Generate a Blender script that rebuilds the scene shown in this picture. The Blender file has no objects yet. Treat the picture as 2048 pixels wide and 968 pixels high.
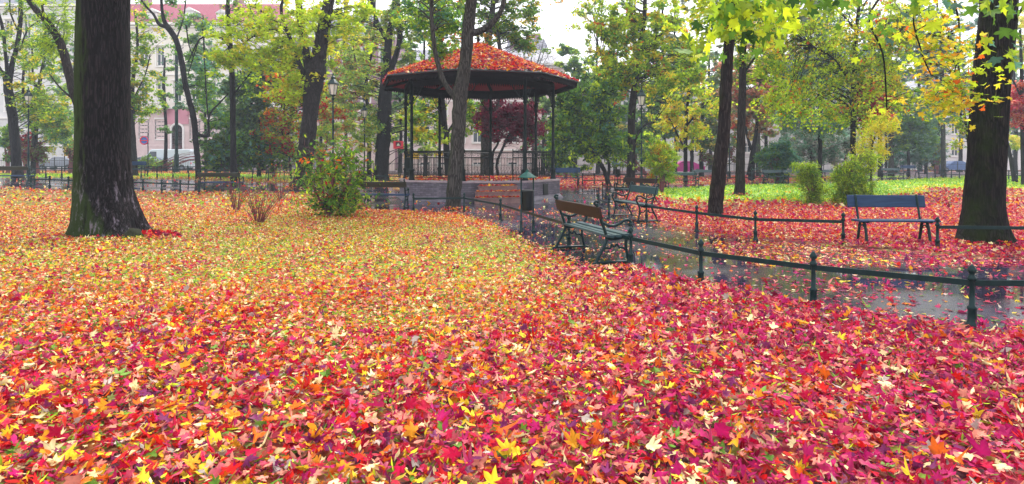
import bpy, math, random
import numpy as np
from mathutils import Vector, noise as mnoise
random.seed(11); rng = np.random.default_rng(11)
SC = bpy.context.scene; COL = SC.collection
F = 1250.0; CZ = 1.6          # the lens (in pixels of a 2048 wide picture) and the eye height
def sst(a, b, x):
    t = np.clip((x-a)/(b-a), 0, 1); return t*t*(3-2*t)
def terr(x, y):               # the park rises gently on the left, far side
    return 0.45*sst(-6, -26, x)*sst(14, 27, y)
def gx(u, Y): return (u-1024.0)/F*Y
def wp(u, v, Y): return Vector((gx(u, Y), Y, CZ-(v-320.0)/F*Y))
def gpt(u, Y): x = gx(u, Y); return Vector((x, Y, float(terr(x, Y))))

# ------------------------------------------------------------------ materials
def newmat(name):
    m = bpy.data.materials.new(name); m.use_nodes = True
    nt = m.node_tree; nt.nodes.clear()
    out = nt.nodes.new('ShaderNodeOutputMaterial')
    return m, nt, out
def N(nt, t, **k):
    n = nt.nodes.new(t)
    for a, b in k.items():
        if hasattr(n, a): setattr(n, a, b)
        else: n.inputs[a].default_value = b
    return n
def L(nt, a, b): nt.links.new(a, b)
def ramp(nt, fac, stops, interp='LINEAR'):
    r = nt.nodes.new('ShaderNodeValToRGB'); r.color_ramp.interpolation = interp
    e = r.color_ramp.elements
    while len(e) < len(stops): e.new(0.5)
    for q, (p, c) in zip(e, stops): q.position = p; q.color = (*c, 1)
    L(nt, fac, r.inputs[0]); return r
def tc(nt, scale=(1, 1, 1), kind='Object'):
    t = nt.nodes.new('ShaderNodeTexCoord'); mp = nt.nodes.new('ShaderNodeMapping')
    mp.inputs['Scale'].default_value = scale; L(nt, t.outputs[kind], mp.inputs[0]); return mp.outputs[0]
def noise(nt, vec, scale, detail=4, rough=.55):
    n = nt.nodes.new('ShaderNodeTexNoise'); n.inputs['Scale'].default_value = scale
    n.inputs['Detail'].default_value = detail; n.inputs['Roughness'].default_value = rough
    L(nt, vec, n.inputs['Vector']); return n
def bump(nt, h, strength, dist):
    b = nt.nodes.new('ShaderNodeBump'); b.inputs['Strength'].default_value = strength
    b.inputs['Distance'].default_value = dist; L(nt, h, b.inputs['Height']); return b
def simple(name, c1, c2, scale=6, rough=.6, metal=0, bmp=.15, bd=.01, vec=(1, 1, 1), spec=.5):
    m, nt, out = newmat(name)
    v = tc(nt, vec); n = noise(nt, v, scale, 5, .6)
    r = ramp(nt, n.outputs[0], [(.3, c1), (.7, c2)])
    p = N(nt, 'ShaderNodeBsdfPrincipled'); p.inputs['Roughness'].default_value = rough
    p.inputs['Metallic'].default_value = metal; p.inputs['Specular IOR Level'].default_value = spec
    L(nt, r.outputs[0], p.inputs['Base Color'])
    n2 = noise(nt, v, scale*5, 3); b = bump(nt, n2.outputs[0], bmp, bd); L(nt, b.outputs[0], p.inputs['Normal'])
    L(nt, p.outputs[0], out.inputs[0]); return m
def leafmat(name, trans=.4, rough=.45, spec=.35):
    m, nt, out = newmat(name)
    a = nt.nodes.new('ShaderNodeAttribute'); a.attribute_name = 'Col'
    p = N(nt, 'ShaderNodeBsdfPrincipled'); p.inputs['Roughness'].default_value = rough
    p.inputs['Specular IOR Level'].default_value = spec
    L(nt, a.outputs['Color'], p.inputs['Base Color'])
    t = nt.nodes.new('ShaderNodeBsdfTranslucent'); L(nt, a.outputs['Color'], t.inputs[0])
    mx = nt.nodes.new('ShaderNodeMixShader'); mx.inputs[0].default_value = trans
    L(nt, p.outputs[0], mx.inputs[1]); L(nt, t.outputs[0], mx.inputs[2]); L(nt, mx.outputs[0], out.inputs[0])
    return m
def barkmat(name, dark, light, moss=0.0, mossax=(1, 0), scale=1.0, moss0=0.0, lichen=0.0, basemoss=0.0):
    m, nt, out = newmat(name)
    v = tc(nt, (1, 1, .085)); v1 = tc(nt, (1, 1, 1))
    warp = noise(nt, v1, 2.2, 3)
    add = N(nt, 'ShaderNodeMixRGB', blend_type='ADD'); add.inputs[0].default_value = .09
    L(nt, v, add.inputs[1]); L(nt, warp.outputs['Color'], add.inputs[2])
    n = noise(nt, add.outputs[0], 38*scale, 6, .7)
    vo = nt.nodes.new('ShaderNodeTexVoronoi'); vo.feature = 'DISTANCE_TO_EDGE'; vo.inputs['Scale'].default_value = 26*scale
    L(nt, add.outputs[0], vo.inputs['Vector'])
    cr = ramp(nt, vo.outputs['Distance'], [(0, (0, 0, 0)), (.25, (1, 1, 1))])
    mul = N(nt, 'ShaderNodeMath', operation='MULTIPLY'); L(nt, cr.outputs[0], mul.inputs[0]); L(nt, n.outputs[0], mul.inputs[1])
    base = ramp(nt, mul.outputs[0], [(.08, tuple(c*.45 for c in dark)), (.3, dark), (.62, light)])
    big = noise(nt, v1, 1.3, 3)
    mb = N(nt, 'ShaderNodeMixRGB', blend_type='MULTIPLY'); mb.inputs[0].default_value = .5
    br = ramp(nt, big.outputs[0], [(.3, (.6, .6, .6)), (.7, (1, 1, 1))])
    L(nt, base.outputs[0], mb.inputs[1]); L(nt, br.outputs[0], mb.inputs[2])
    colr = mb.outputs[0]
    if moss > 0:
        sx = nt.nodes.new('ShaderNodeSeparateXYZ'); g = nt.nodes.new('ShaderNodeNewGeometry'); L(nt, g.outputs['Normal'], sx.inputs[0])
        d = N(nt, 'ShaderNodeMath', operation='MULTIPLY'); d.inputs[1].default_value = mossax[0]; L(nt, sx.outputs[0], d.inputs[0])
        e = N(nt, 'ShaderNodeMath', operation='MULTIPLY_ADD'); e.inputs[1].default_value = mossax[1]; L(nt, sx.outputs[1], e.inputs[0]); L(nt, d.outputs[0], e.inputs[2])
        nm = noise(nt, v1, 2.6, 6, .7)
        ad = N(nt, 'ShaderNodeMath', operation='MULTIPLY_ADD'); ad.inputs[1].default_value = 1.6; L(nt, nm.outputs[0], ad.inputs[0]); L(nt, e.outputs[0], ad.inputs[2])
        if basemoss:
            zb = nt.nodes.new('ShaderNodeSeparateXYZ'); L(nt, v1, zb.inputs[0]); zq = nt.nodes.new('ShaderNodeMapRange'); zq.inputs['From Min'].default_value = 1.3; zq.inputs['From Max'].default_value = .1; zq.inputs['To Max'].default_value = basemoss; L(nt, zb.outputs[2], zq.inputs[0])
            a2 = N(nt, 'ShaderNodeMath', operation='ADD'); L(nt, ad.outputs[0], a2.inputs[0]); L(nt, zq.outputs[0], a2.inputs[1]); ad = a2
        mr = nt.nodes.new('ShaderNodeMapRange'); mr.inputs['From Min'].default_value = 1.25-moss0; mr.inputs['From Max'].default_value = 1.75-moss0
        mr.inputs['To Max'].default_value = moss; L(nt, ad.outputs[0], mr.inputs[0])
        mm = N(nt, 'ShaderNodeMixRGB'); L(nt, mr.outputs[0], mm.inputs[0]); L(nt, colr, mm.inputs[1]); mm.inputs[2].default_value = (.020, .038, .005, 1)
        colr = mm.outputs[0]
    if lichen > 0:
        nl = noise(nt, tc(nt, (1, 1, .3)), 9, 6, .75); zc = nt.nodes.new('ShaderNodeSeparateXYZ'); L(nt, v1, zc.inputs[0])
        zr = nt.nodes.new('ShaderNodeMapRange'); zr.inputs['From Min'].default_value = 1.9; zr.inputs['From Max'].default_value = .9; L(nt, zc.outputs[2], zr.inputs[0])
        lr = ramp(nt, nl.outputs[0], [(.56, (0, 0, 0)), (.66, (1, 1, 1))])
        ml = N(nt, 'ShaderNodeMath', operation='MULTIPLY'); L(nt, lr.outputs[0], ml.inputs[0]); L(nt, zr.outputs[0], ml.inputs[1])
        m2 = N(nt, 'ShaderNodeMath', operation='MULTIPLY'); m2.inputs[1].default_value = lichen; L(nt, ml.outputs[0], m2.inputs[0])
        mm = N(nt, 'ShaderNodeMixRGB'); L(nt, m2.outputs[0], mm.inputs[0]); L(nt, colr, mm.inputs[1]); mm.inputs[2].default_value = (.2, .17, .22, 1)
        colr = mm.outputs[0]
    p = N(nt, 'ShaderNodeBsdfPrincipled'); p.inputs['Roughness'].default_value = .85; p.inputs['Specular IOR Level'].default_value = .1
    L(nt, colr, p.inputs['Base Color'])
    b = bump(nt, mul.outputs[0], .9, .035); L(nt, b.outputs[0], p.inputs['Normal'])
    L(nt, p.outputs[0], out.inputs[0]); return m

M = {}
M['green_iron'] = simple('painted green iron', (.004, .018, .020), (.007, .028, .030), 9, .34, .0, .12, .004, spec=.16)
M['dark_iron'] = simple('dark iron', (.006, .009, .011), (.013, .018, .02), 9, .45, .0, .12, .004, spec=.3)
M['roofgreen'] = simple('green painted metal', (.006, .045, .04), (.012, .08, .066), 8, .6, 0, .1, .004, spec=.1)
M['wood_green'] = simple('wet green bench board', (.008, .034, .042), (.018, .065, .078), 5, .32, 0, .25, .004, (.6, 6, 6))
M['wood_blue'] = simple('wet blue bench board', (.008, .026, .070), (.018, .050, .12), 5, .5, 0, .25, .004, (.6, 6, 6), spec=.2)
M['wood_back'] = simple('wet brown bench board', (.016, .006, .004), (.036, .014, .008), 5, .55, 0, .25, .004, (.6, 6, 6), spec=.2)
M['wood_dark'] = simple('dark bench board', (.012, .016, .014), (.03, .035, .03), 5, .3, 0, .2, .004, (.6, 6, 6))
M['glass_frost'] = simple('frosted lantern glass', (.55, .5, .45), (.75, .7, .66), 3, .2)
M['stone_step'] = simple('wet step stone', (.13, .06, .06), (.24, .13, .12), 6, .5)
M['plat_floor'] = simple('platform floor', (.2, .15, .18), (.34, .27, .30), 4, .35)
M['ceiling_red'] = simple('red painted boards', (.20, .006, .018), (.32, .012, .03), 3, .7, 0, .2, .01, (8, 1, 1), spec=.1)
M['roof_tin'] = simple('grey roof sheet', (.03, .03, .035), (.06, .06, .07), 4, .6, spec=.2)
M['gaz_iron'] = simple('black green cast iron', (.003, .008, .008), (.007, .013, .013), 9, .5, spec=.12)
M['gaz_wood'] = simple('dark brown fretwork', (.005, .003, .005), (.011, .007, .009), 6, .8, spec=.05)
M['plaster_pink'] = simple('pink plaster', (.56, .43, .42), (.68, .53, .52), 1.2, .8)
M['plaster_cream'] = simple('cream plaster', (.66, .60, .55), (.76, .70, .64), 1.2, .8)
M['plaster_pale'] = simple('pale plaster', (.55, .54, .56), (.68, .66, .66), 1.2, .8)
M['plaster_deep'] = simple('deep pink plaster', (.50, .20, .26), (.56, .25, .31), 1.2, .8)
M['brick_mauve'] = simple('mauve brick', (.24, .13, .17), (.34, .20, .24), 3, .8)
M['trim'] = simple('white trim', (.72, .68, .66), (.8, .77, .75), 3, .7)
M['pane'] = simple('window pane', (.015, .02, .03), (.06, .08, .10), .6, .08)
M['door_wood'] = simple('dark red door', (.05, .012, .015), (.09, .02, .025), 3, .4)
M['roof_tile'] = simple('red roof tile', (.20, .025, .05), (.36, .08, .13), 9, .8, 0, .6, .08)
M['roof_grey'] = simple('grey slate', (.14, .14, .18), (.22, .22, .27), 3, .6)
M['carwhite'] = simple('white car paint', (.55, .62, .68), (.6, .67, .73), 1, .25)
M['carblue'] = simple('blue car paint', (.06, .12, .3), (.07, .14, .33), 1, .25)
M['cargrey'] = simple('grey car paint', (.2, .22, .27), (.22, .25, .3), 1, .25)
M['carmag'] = simple('magenta car paint', (.5, .02, .25), (.55, .03, .28), 1, .25)
M['yellow'] = simple('yellow paint', (.8, .5, .02), (.85, .55, .03), 1, .4)
M['redp'] = simple('red paint', (.7, .02, .06), (.75, .03, .08), 1, .4)
M['bluep'] = simple('blue paint', (.02, .12, .5), (.03, .14, .55), 1, .4)
M['whitep'] = simple('white paint', (.75, .75, .75), (.8, .8, .8), 1, .4)
M['tyre'] = simple('tyre rubber', (.01, .01, .01), (.02, .02, .02), 3, .8)
M['rock'] = simple('mossy stone', (.014, .014, .012), (.04, .045, .022), 7, .9, 0, .5, .03, spec=.1)
M['twig_red'] = simple('red twig bark', (.09, .010, .02), (.17, .025, .04), 9, .6)
M['leaf'] = leafmat('fallen leaf', .25, .6, .08)
M['crownleaf'] = leafmat('hanging leaf', .6, .55, .15)
M['bark'] = barkmat('furrowed bark', (.022, .016, .016), (.060, .048, .046), .5, (-.6, 0), .8)
M['bark_big'] = barkmat('heavy furrowed bark', (.009, .007, .009), (.034, .026, .031), .9, (-1.5, -.25), 1.0, .12, .8, .75)
M['bark_right'] = barkmat('green stained bark', (.010, .008, .009), (.034, .027, .025), .75, (-.35, -.3), 1.0, .12, 0, .2)
M['bark_grey'] = barkmat('grey bark', (.05, .045, .042), (.13, .12, .115), .7, (-.8, 0), 1.0)
M['bark_dark'] = barkmat('dark bark', (.012, .010, .012), (.036, .030, .032), .45, (-.7, 0), 1.0)

def brickmat():
    m, nt, out = newmat('grey platform brick')
    v = tc(nt, (1, 1, 1), 'UV')
    b = nt.nodes.new('ShaderNodeTexBrick'); L(nt, v, b.inputs['Vector'])
    b.inputs['Scale'].default_value = 1.0; b.inputs['Brick Width'].default_value = .26; b.inputs['Row Height'].default_value = .075
    b.inputs['Mortar Size'].default_value = .01; b.inputs['Color1'].default_value = (.075, .063, .085, 1); b.inputs['Color2'].default_value = (.16, .135, .18, 1)
    b.inputs['Mortar'].default_value = (.07, .06, .08, 1)
    n = noise(nt, tc(nt), 2.4, 6, .7); r = ramp(nt, n.outputs[0], [(.35, (.45, .42, .5)), (.65, (1, 1, 1))])
    mx = N(nt, 'ShaderNodeMixRGB', blend_type='MULTIPLY'); mx.inputs[0].default_value = 1; L(nt, b.outputs[0], mx.inputs[1]); L(nt, r.outputs[0], mx.inputs[2])
    p = N(nt, 'ShaderNodeBsdfPrincipled'); p.inputs['Roughness'].default_value = .6; L(nt, mx.outputs[0], p.inputs['Base Color'])
    bp = bump(nt, b.outputs['Fac'], -.5, .01); L(nt, bp.outputs[0], p.inputs['Normal']); L(nt, p.outputs[0], out.inputs[0]); return m
M['brick'] = brickmat()
def pathmat():
    m, nt, out = newmat('wet asphalt'); v = tc(nt)
    n1 = noise(nt, v, 1.1, 5, .6); n2 = noise(nt, v, 60, 3, .7); n3 = noise(nt, v, .55, 3, .5)
    c = ramp(nt, n1.outputs[0], [(.35, (.009, .008, .017)), (.62, (.036, .032, .058))])
    sp = ramp(nt, n2.outputs[0], [(.3, (.6, .6, .6)), (.75, (1.5, 1.45, 1.6))])
    mx = N(nt, 'ShaderNodeMixRGB', blend_type='MULTIPLY'); mx.inputs[0].default_value = 1; L(nt, c.outputs[0], mx.inputs[1]); L(nt, sp.outputs[0], mx.inputs[2])
    wet = ramp(nt, n3.outputs[0], [(.38, (.26, .26, .26)), (.52, (.035, .035, .035))])
    p = N(nt, 'ShaderNodeBsdfPrincipled'); L(nt, mx.outputs[0], p.inputs['Base Color']); L(nt, wet.outputs[0], p.inputs['Roughness'])
    p.inputs['Specular IOR Level'].default_value = .6
    bs = ramp(nt, n3.outputs[0], [(.40, (.3, .3, .3)), (.52, (.01, .01, .01))])
    b = bump(nt, n2.outputs[0], .3, .006); L(nt, bs.outputs[0], b.inputs['Strength']); L(nt, b.outputs[0], p.inputs['Normal'])
    L(nt, p.outputs[0], out.inputs[0]); return m
M['path'] = pathmat()
def groundmat():
    m, nt, out = newmat('leaf litter and grass'); v = tc(nt)
    a = nt.nodes.new('ShaderNodeAttribute'); a.attribute_name = 'zone'; s = nt.nodes.new('ShaderNodeSeparateColor'); L(nt, a.outputs['Color'], s.inputs[0])
    vo = nt.nodes.new('ShaderNodeTexVoronoi'); vo.inputs['Scale'].default_value = 11; L(nt, v, vo.inputs['Vector'])
    sv = nt.nodes.new('ShaderNodeSeparateColor'); L(nt, vo.outputs['Color'], sv.inputs[0])
    yel = ramp(nt, sv.outputs[0], [(0, (.16, .05, .02)), (.25, (.42, .12, .02)), (.5, (.5, .33, .05)), (.7, (.22, .24, .04)), (.85, (.45, .04, .04)), (1, (.6, .45, .2))], 'CONSTANT')
    red = ramp(nt, sv.outputs[0], [(0, (.10, .01, .03)), (.3, (.40, .01, .05)), (.55, (.5, .05, .03)), (.72, (.5, .18, .10)), (.88, (.55, .32, .04)), (1, (.5, .2, .2))], 'CONSTANT')
    m1 = N(nt, 'ShaderNodeMixRGB'); L(nt, s.outputs[1], m1.inputs[0]); L(nt, yel.outputs[0], m1.inputs[1]); L(nt, red.outputs[0], m1.inputs[2])
    dk = N(nt, 'ShaderNodeMixRGB', blend_type='MULTIPLY'); dk.inputs[0].default_value = 1; dk.inputs[2].default_value = (.55, .5, .55, 1); L(nt, m1.outputs[0], dk.inputs[1]); m1 = dk
    n = noise(nt, v, 14, 5, .7); n0 = noise(nt, v, .8, 4, .6)
    g = ramp(nt, n.outputs[0], [(.3, (.07, .18, .010)), (.5, (.15, .32, .015)), (.7, (.26, .44, .02))])
    g2 = ramp(nt, n0.outputs[0], [(.35, (.85, .95, .8)), (.65, (1.25, 1.1, .9))])
    gm = N(nt, 'ShaderNodeMixRGB', blend_type='MULTIPLY'); gm.inputs[0].default_value = 1; L(nt, g.outputs[0], gm.inputs[1]); L(nt, g2.outputs[0], gm.inputs[2])
    ad = N(nt, 'ShaderNodeMath', operation='MULTIPLY_ADD'); ad.inputs[1].default_value = 1.0; L(nt, sv.outputs[1], ad.inputs[0]); L(nt, s.outputs[0], ad.inputs[2])
    th = ramp(nt, ad.outputs[0], [(.90, (0, 0, 0)), (1.0, (1, 1, 1))])
    m2 = N(nt, 'ShaderNodeMixRGB'); L(nt, th.outputs[0], m2.inputs[0]); L(nt, m1.outputs[0], m2.inputs[1]); L(nt, gm.outputs[0], m2.inputs[2])
    p = N(nt, 'ShaderNodeBsdfPrincipled'); p.inputs['Roughness'].default_value = .7; p.inputs['Specular IOR Level'].default_value = .2
    L(nt, m2.outputs[0], p.inputs['Base Color'])
    b = bump(nt, sv.outputs[2], .6, .03); L(nt, b.outputs[0], p.inputs['Normal']); L(nt, p.outputs[0], out.inputs[0]); return m
M['ground'] = groundmat()

# ------------------------------------------------------------------ mesh helpers
def catmull(pts, k=6):
    pts = [np.array(p, float) for p in pts]
    if len(pts) < 3: 
        return [pts[0]+(pts[-1]-pts[0])*i/k for i in range(k+1)]
    P = [2*pts[0]-pts[1]]+pts+[2*pts[-1]-pts[-2]]; o = []
    for i in range(1, len(P)-2):
        a, b, c, d = P[i-1], P[i], P[i+1], P[i+2]
        for j in range(k):
            t = j/k
            o.append(.5*((2*b)+(-a+c)*t+(2*a-5*b+4*c-d)*t*t+(-a+3*b-3*c+d)*t**3))
    o.append(pts[-1]); return o
class MB:
    def __init__(s): s.v = []; s.f = []; s.m = []; s.uv = None
    def add(s, vs, fs, mi=0):
        o = len(s.v); s.v += [tuple(x) for x in vs]; s.f += [tuple(i+o for i in f) for f in fs]; s.m += [mi]*len(fs)
    def box(s, c, d, rz=0, mi=0, rx=0):
        x, y, z = d[0]/2, d[1]/2, d[2]/2; vs = []
        for sx, sy, sz in ((-1,-1,-1),(1,-1,-1),(1,1,-1),(-1,1,-1),(-1,-1,1),(1,-1,1),(1,1,1),(-1,1,1)):
            p = [sx*x, sy*y, sz*z]
            if rx: p = [p[0], p[1]*math.cos(rx)-p[2]*math.sin(rx), p[1]*math.sin(rx)+p[2]*math.cos(rx)]
            vs.append((c[0]+p[0]*math.cos(rz)-p[1]*math.sin(rz), c[1]+p[0]*math.sin(rz)+p[1]*math.cos(rz), c[2]+p[2]))
        s.add(vs, [(0,3,2,1),(4,5,6,7),(0,1,5,4),(1,2,6,5),(2,3,7,6),(3,0,4,7)], mi)
    def bev(s, c, d, b=.008, rz=0, mi=0, rx=0):   # box with chamfered long edges
        x, y, z = d[0]/2, d[1]/2, d[2]/2
        sec = [(-y+b,-z),(y-b,-z),(y,-z+b),(y,z-b),(y-b,z),(-y+b,z),(-y,z-b),(-y,-z+b)]
        vs = []
        for sx in (-1, 1):
            for (py, pz) in sec:
                q = (py*math.cos(rx)-pz*math.sin(rx), py*math.sin(rx)+pz*math.cos(rx)); p = (sx*x, q[0], q[1])
                vs.append((c[0]+p[0]*math.cos(rz)-p[1]*math.sin(rz), c[1]+p[0]*math.sin(rz)+p[1]*math.cos(rz), c[2]+p[2]))
        fs = [(i, (i+1) % 8, 8+(i+1) % 8, 8+i) for i in range(8)]
        s.add(vs, fs+[tuple(range(7, -1, -1)), tuple(range(8, 16))], mi)
    def tube(s, pts, rad, sides=6, mi=0, cap=True, phase=0, flat=1.0):
        pts = [Vector(p) for p in pts]; n = len(pts)
        if not hasattr(rad, '__len__'): rad = [rad]*n
        vs = []; up = None
        for i in range(n):
            t = (pts[min(i+1, n-1)]-pts[max(i-1, 0)])
            t = t.normalized() if t.length > 1e-9 else Vector((0, 0, 1))
            if up is None:
                up = t.cross(Vector((0, 1, 0))) if abs(t.y) < .9 else t.cross(Vector((1, 0, 0)))
                up.normalize()
            up = (up-t*up.dot(t)); up.normalize(); w = t.cross(up)
            for k in range(sides):
                a = 2*math.pi*k/sides+phase
                vs.append(pts[i]+(up*math.cos(a)+w*math.sin(a)*flat)*rad[i])
        fs = [(i*sides+k, i*sides+(k+1) % sides, (i+1)*sides+(k+1) % sides, (i+1)*sides+k) for i in range(n-1) for k in range(sides)]
        if cap: fs += [tuple(range(sides-1, -1, -1)), tuple((n-1)*sides+k for k in range(sides))]
        s.add(vs, fs, mi)
    def lathe(s, prof, c=(0, 0, 0), sides=12, mi=0, phase=0):
        vs = []
        for (r, z) in prof:
            for k in range(sides):
                a = 2*math.pi*k/sides+phase; vs.append((c[0]+r*math.cos(a), c[1]+r*math.sin(a), c[2]+z))
        n = len(prof)
        fs = [(i*sides+k, i*sides+(k+1) % sides, (i+1)*sides+(k+1) % sides, (i+1)*sides+k) for i in range(n-1) for k in range(sides)]
        fs += [tuple(range(sides-1, -1, -1)), tuple((n-1)*sides+k for k in range(sides))]
        s.add(vs, fs, mi)
    def quad(s, a, b, c, d, mi=0): s.add([a, b, c, d], [(0, 1, 2, 3)], mi)
    def build(s, name, mats, parent=None, smooth=False):
        me = bpy.data.meshes.new(name); me.from_pydata(s.v, [], s.f)
        for m in (mats if isinstance(mats, (list, tuple)) else [mats]): me.materials.append(m)
        me.polygons.foreach_set('material_index', s.m)
        if smooth:
            me.polygons.foreach_set('use_smooth', [True]*len(s.f))
        me.update(); o = bpy.data.objects.new(name, me); COL.objects.link(o)
        if parent: o.parent = parent
        return o
def tag(o, label=None, cat=None, group=None, kind=None):
    if label: o['label'] = label
    if cat: o['category'] = cat
    if group: o['group'] = group
    if kind: o['kind'] = kind
    return o
def thing(name, label, cat, loc=(0, 0, 0), rz=0, group=None, s=1.0):
    o = bpy.data.objects.new(name, None); COL.objects.link(o); o.empty_display_size = .2
    o.location = loc; o.rotation_euler = (0, 0, rz); o.scale = (s, s, s); return tag(o, label, cat, group)
def copy_tree(o, parent=None):
    c = o.copy(); COL.objects.link(c)
    if parent: c.parent = parent
    for ch in list(o.children): copy_tree(ch, c)
    return c
def dup(o, loc, rz, label, s=None, group=None):
    c = copy_tree(o); c.location = loc; c.rotation_euler = (0, 0, rz); c['label'] = label
    if s: c.scale = (s, s, s)
    if group: c['group'] = group
    return c

# ------------------------------------------------------------------ leaf meshes
def fan(outline, c=(0, .08), stem=True):
    v = [(c[0], c[1], 0)]+[(r*math.cos(math.radians(a)), r*math.sin(math.radians(a)), 0) for a, r in outline]
    n = len(outline); f = [(0, i, i % n+1) for i in range(1, n+1)]
    if stem:
        k = len(v); v += [(-.025, -.1, 0), (.025, -.1, 0), (.0, -.95, .12)]; f.append((k, k+1, k+2))
    return np.array(v, float), np.array(f, int)
half = [(-78, .30), (-45, .52), (-18, .74), (-3, .58), (8, .50), (24, .70), (38, .94), (50, .72), (62, .50), (76, .70)]
full = half+[(90, 1.0)]+[(180-a, r) for a, r in half[::-1]]
MAPLE = fan(full)
mid = [(-70, .3), (-20, .75), (8, .42), (38, .95), (62, .42)]
MAPLE_MID = fan(mid+[(90, 1.0)]+[(180-a, r) for a, r in mid[::-1]], stem=False)
lo = [(-60, .45), (-10, .7), (10, .45), (45, .95), (65, .5), (90, 1.0)]
MAPLE_LO = fan(mid[:1]+[(-20, .75), (38, .92), (64, .45), (90, 1.0), (116, .45), (142, .92), (200, .75)], stem=False)
OVAL = fan([(-90, .95), (-60, .55), (0, .42), (55, .6), (90, 1.0), (125, .6), (180, .42), (240, .55)], stem=False)
KITE = (np.array([(0, -1, 0), (.62, .1, .12), (0, 1, 0), (-.62, .1, .12)], float), np.array([(0, 1, 2), (0, 2, 3)], int))
BLADE = (np.array([(-.09, -1, 0), (.09, -1, 0), (.22, .1, .1), (0, 1.2, .35), (-.22, .1, .1)], float), np.array([(0, 1, 2), (0, 2, 4), (4, 2, 3)], int))
class LeafBag:
    def __init__(s): s.V = []; s.T = []; s.C = []; s.n = 0
    def add(s, tmpl, pos, size, tilt, col, curl=.3, yaw=None, spin=None, var=.14, edge=False):
        pos = np.asarray(pos, float); n = len(pos)
        if n == 0: return
        tv, tf = tmpl; k = len(tv)
        size = np.broadcast_to(size, (n,)); tilt = np.broadcast_to(tilt, (n,))
        cs = rng.uniform(.3, 2.2, (n, 1)); cu = rng.normal(0, 1, (n, 1))*curl*cs; cu2 = rng.normal(0, 1, (n, 1))*curl*cs
        jr = 1+rng.normal(0, .10, (n, k)); x = tv[None, :, 0]*jr; y = tv[None, :, 1]*jr; z = tv[None, :, 2]+cu*x*x+cu2*y*y*np.sign(y+.3)+rng.normal(0, curl*.16, (n, k))
        x = x*rng.uniform(.75, 1.1, (n, 1))
        P = np.stack([x, y, z], 2)*size[:, None, None]
        sp = rng.uniform(0, 2*np.pi, n) if spin is None else spin; yw = rng.uniform(0, 2*np.pi, n) if yaw is None else yaw
        def R(ax, a):
            c, s_ = np.cos(a), np.sin(a); o = np.zeros((n, 3, 3)); o[:, ax, ax] = 1
            i, j = [(1, 2), (2, 0), (0, 1)][ax]; o[:, i, i] = c; o[:, j, j] = c; o[:, i, j] = -s_; o[:, j, i] = s_; return o
        Rm = R(2, yw) @ R(0, tilt) @ R(2, sp)
        P = np.einsum('nij,nkj->nki', Rm, P)+pos[:, None, :]
        s.V.append(P.reshape(-1, 3)); s.T.append((tf[None]+(np.arange(n)*k)[:, None, None]).reshape(-1, 3)+s.n); s.n += n*k
        c = np.asarray(col, float)[:, None, :]*(1+rng.normal(0, var, (n, k, 1)))
        c[:, 0, :] *= 1.08
        if k > 6:      # margins turn brown, amber or paler than the middle of the leaf
            tips = np.array([(.16, .05, .02), (.45, .12, .03), (.30, .01, .05), (.5, .36, .24)])[rng.integers(0, 4, n)][:, None, :]
            aa = rng.uniform(0, .5, (n, 1, 1))*rng.uniform(0, 1, (n, k, 1)); aa[:, 0, :] = 0
            if edge: c = c*(1-aa)+tips*aa
        s.C.append(np.clip(c, .003, .95).reshape(-1, 3))
    def build(s, name, mat, parent=None):
        V = np.concatenate(s.V); T = np.concatenate(s.T); C = np.concatenate(s.C)
        me = bpy.data.meshes.new(name); me.vertices.add(len(V)); me.vertices.foreach_set('co', V.astype(np.float32).ravel())
        me.loops.add(len(T)*3); me.loops.foreach_set('vertex_index', T.astype(np.int32).ravel())
        me.polygons.add(len(T)); me.polygons.foreach_set('loop_start', np.arange(0, len(T)*3, 3, dtype=np.int32))
        me.update(calc_edges=True)
        at = me.color_attributes.new('Col', 'FLOAT_COLOR', 'POINT')
        at.data.foreach_set('color', np.concatenate([C, np.ones((len(C), 1))], 1).astype(np.float32).ravel())
        me.materials.append(mat); o = bpy.data.objects.new(name, me); COL.objects.link(o)
        if parent: o.parent = parent
        return o
# leaf colours in daylight; mist is painted haze, bluegreen and teal lifted towards it
CC = dict(crim=(.46, .005, .045), mag=(.42, .010, .115), dkred=(.17, .005, .03), red=(.58, .012, .012), orange=(.68, .13, .012), amber=(.78, .34, .02),
          yellow=(.80, .60, .03), cream=(.85, .70, .36), pink=(.72, .26, .19), rose=(.56, .075, .13), tan=(.45, .20, .08), green=(.12, .27, .03),
          lime=(.56, .72, .03), purple=(.17, .02, .10), grey=(.45, .38, .34), dkgreen=(.035, .09, .02), bluegreen=(.10, .24, .16), ygreen=(.30, .45, .03),
          olive=(.16, .20, .04), maroon=(.13, .006, .03), teal=(.06, .20, .16), mist=(.22, .32, .27), brown=(.14, .06, .03), lemon=(.85, .72, .05))
def pal(names): 
    k = list(names.keys()); w = np.array([names[q] for q in k], float); return np.array([CC[q] for q in k]), w/w.sum()
def pick(p, n):
    c, w = p; return c[rng.choice(len(c), n, p=w)]
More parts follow.
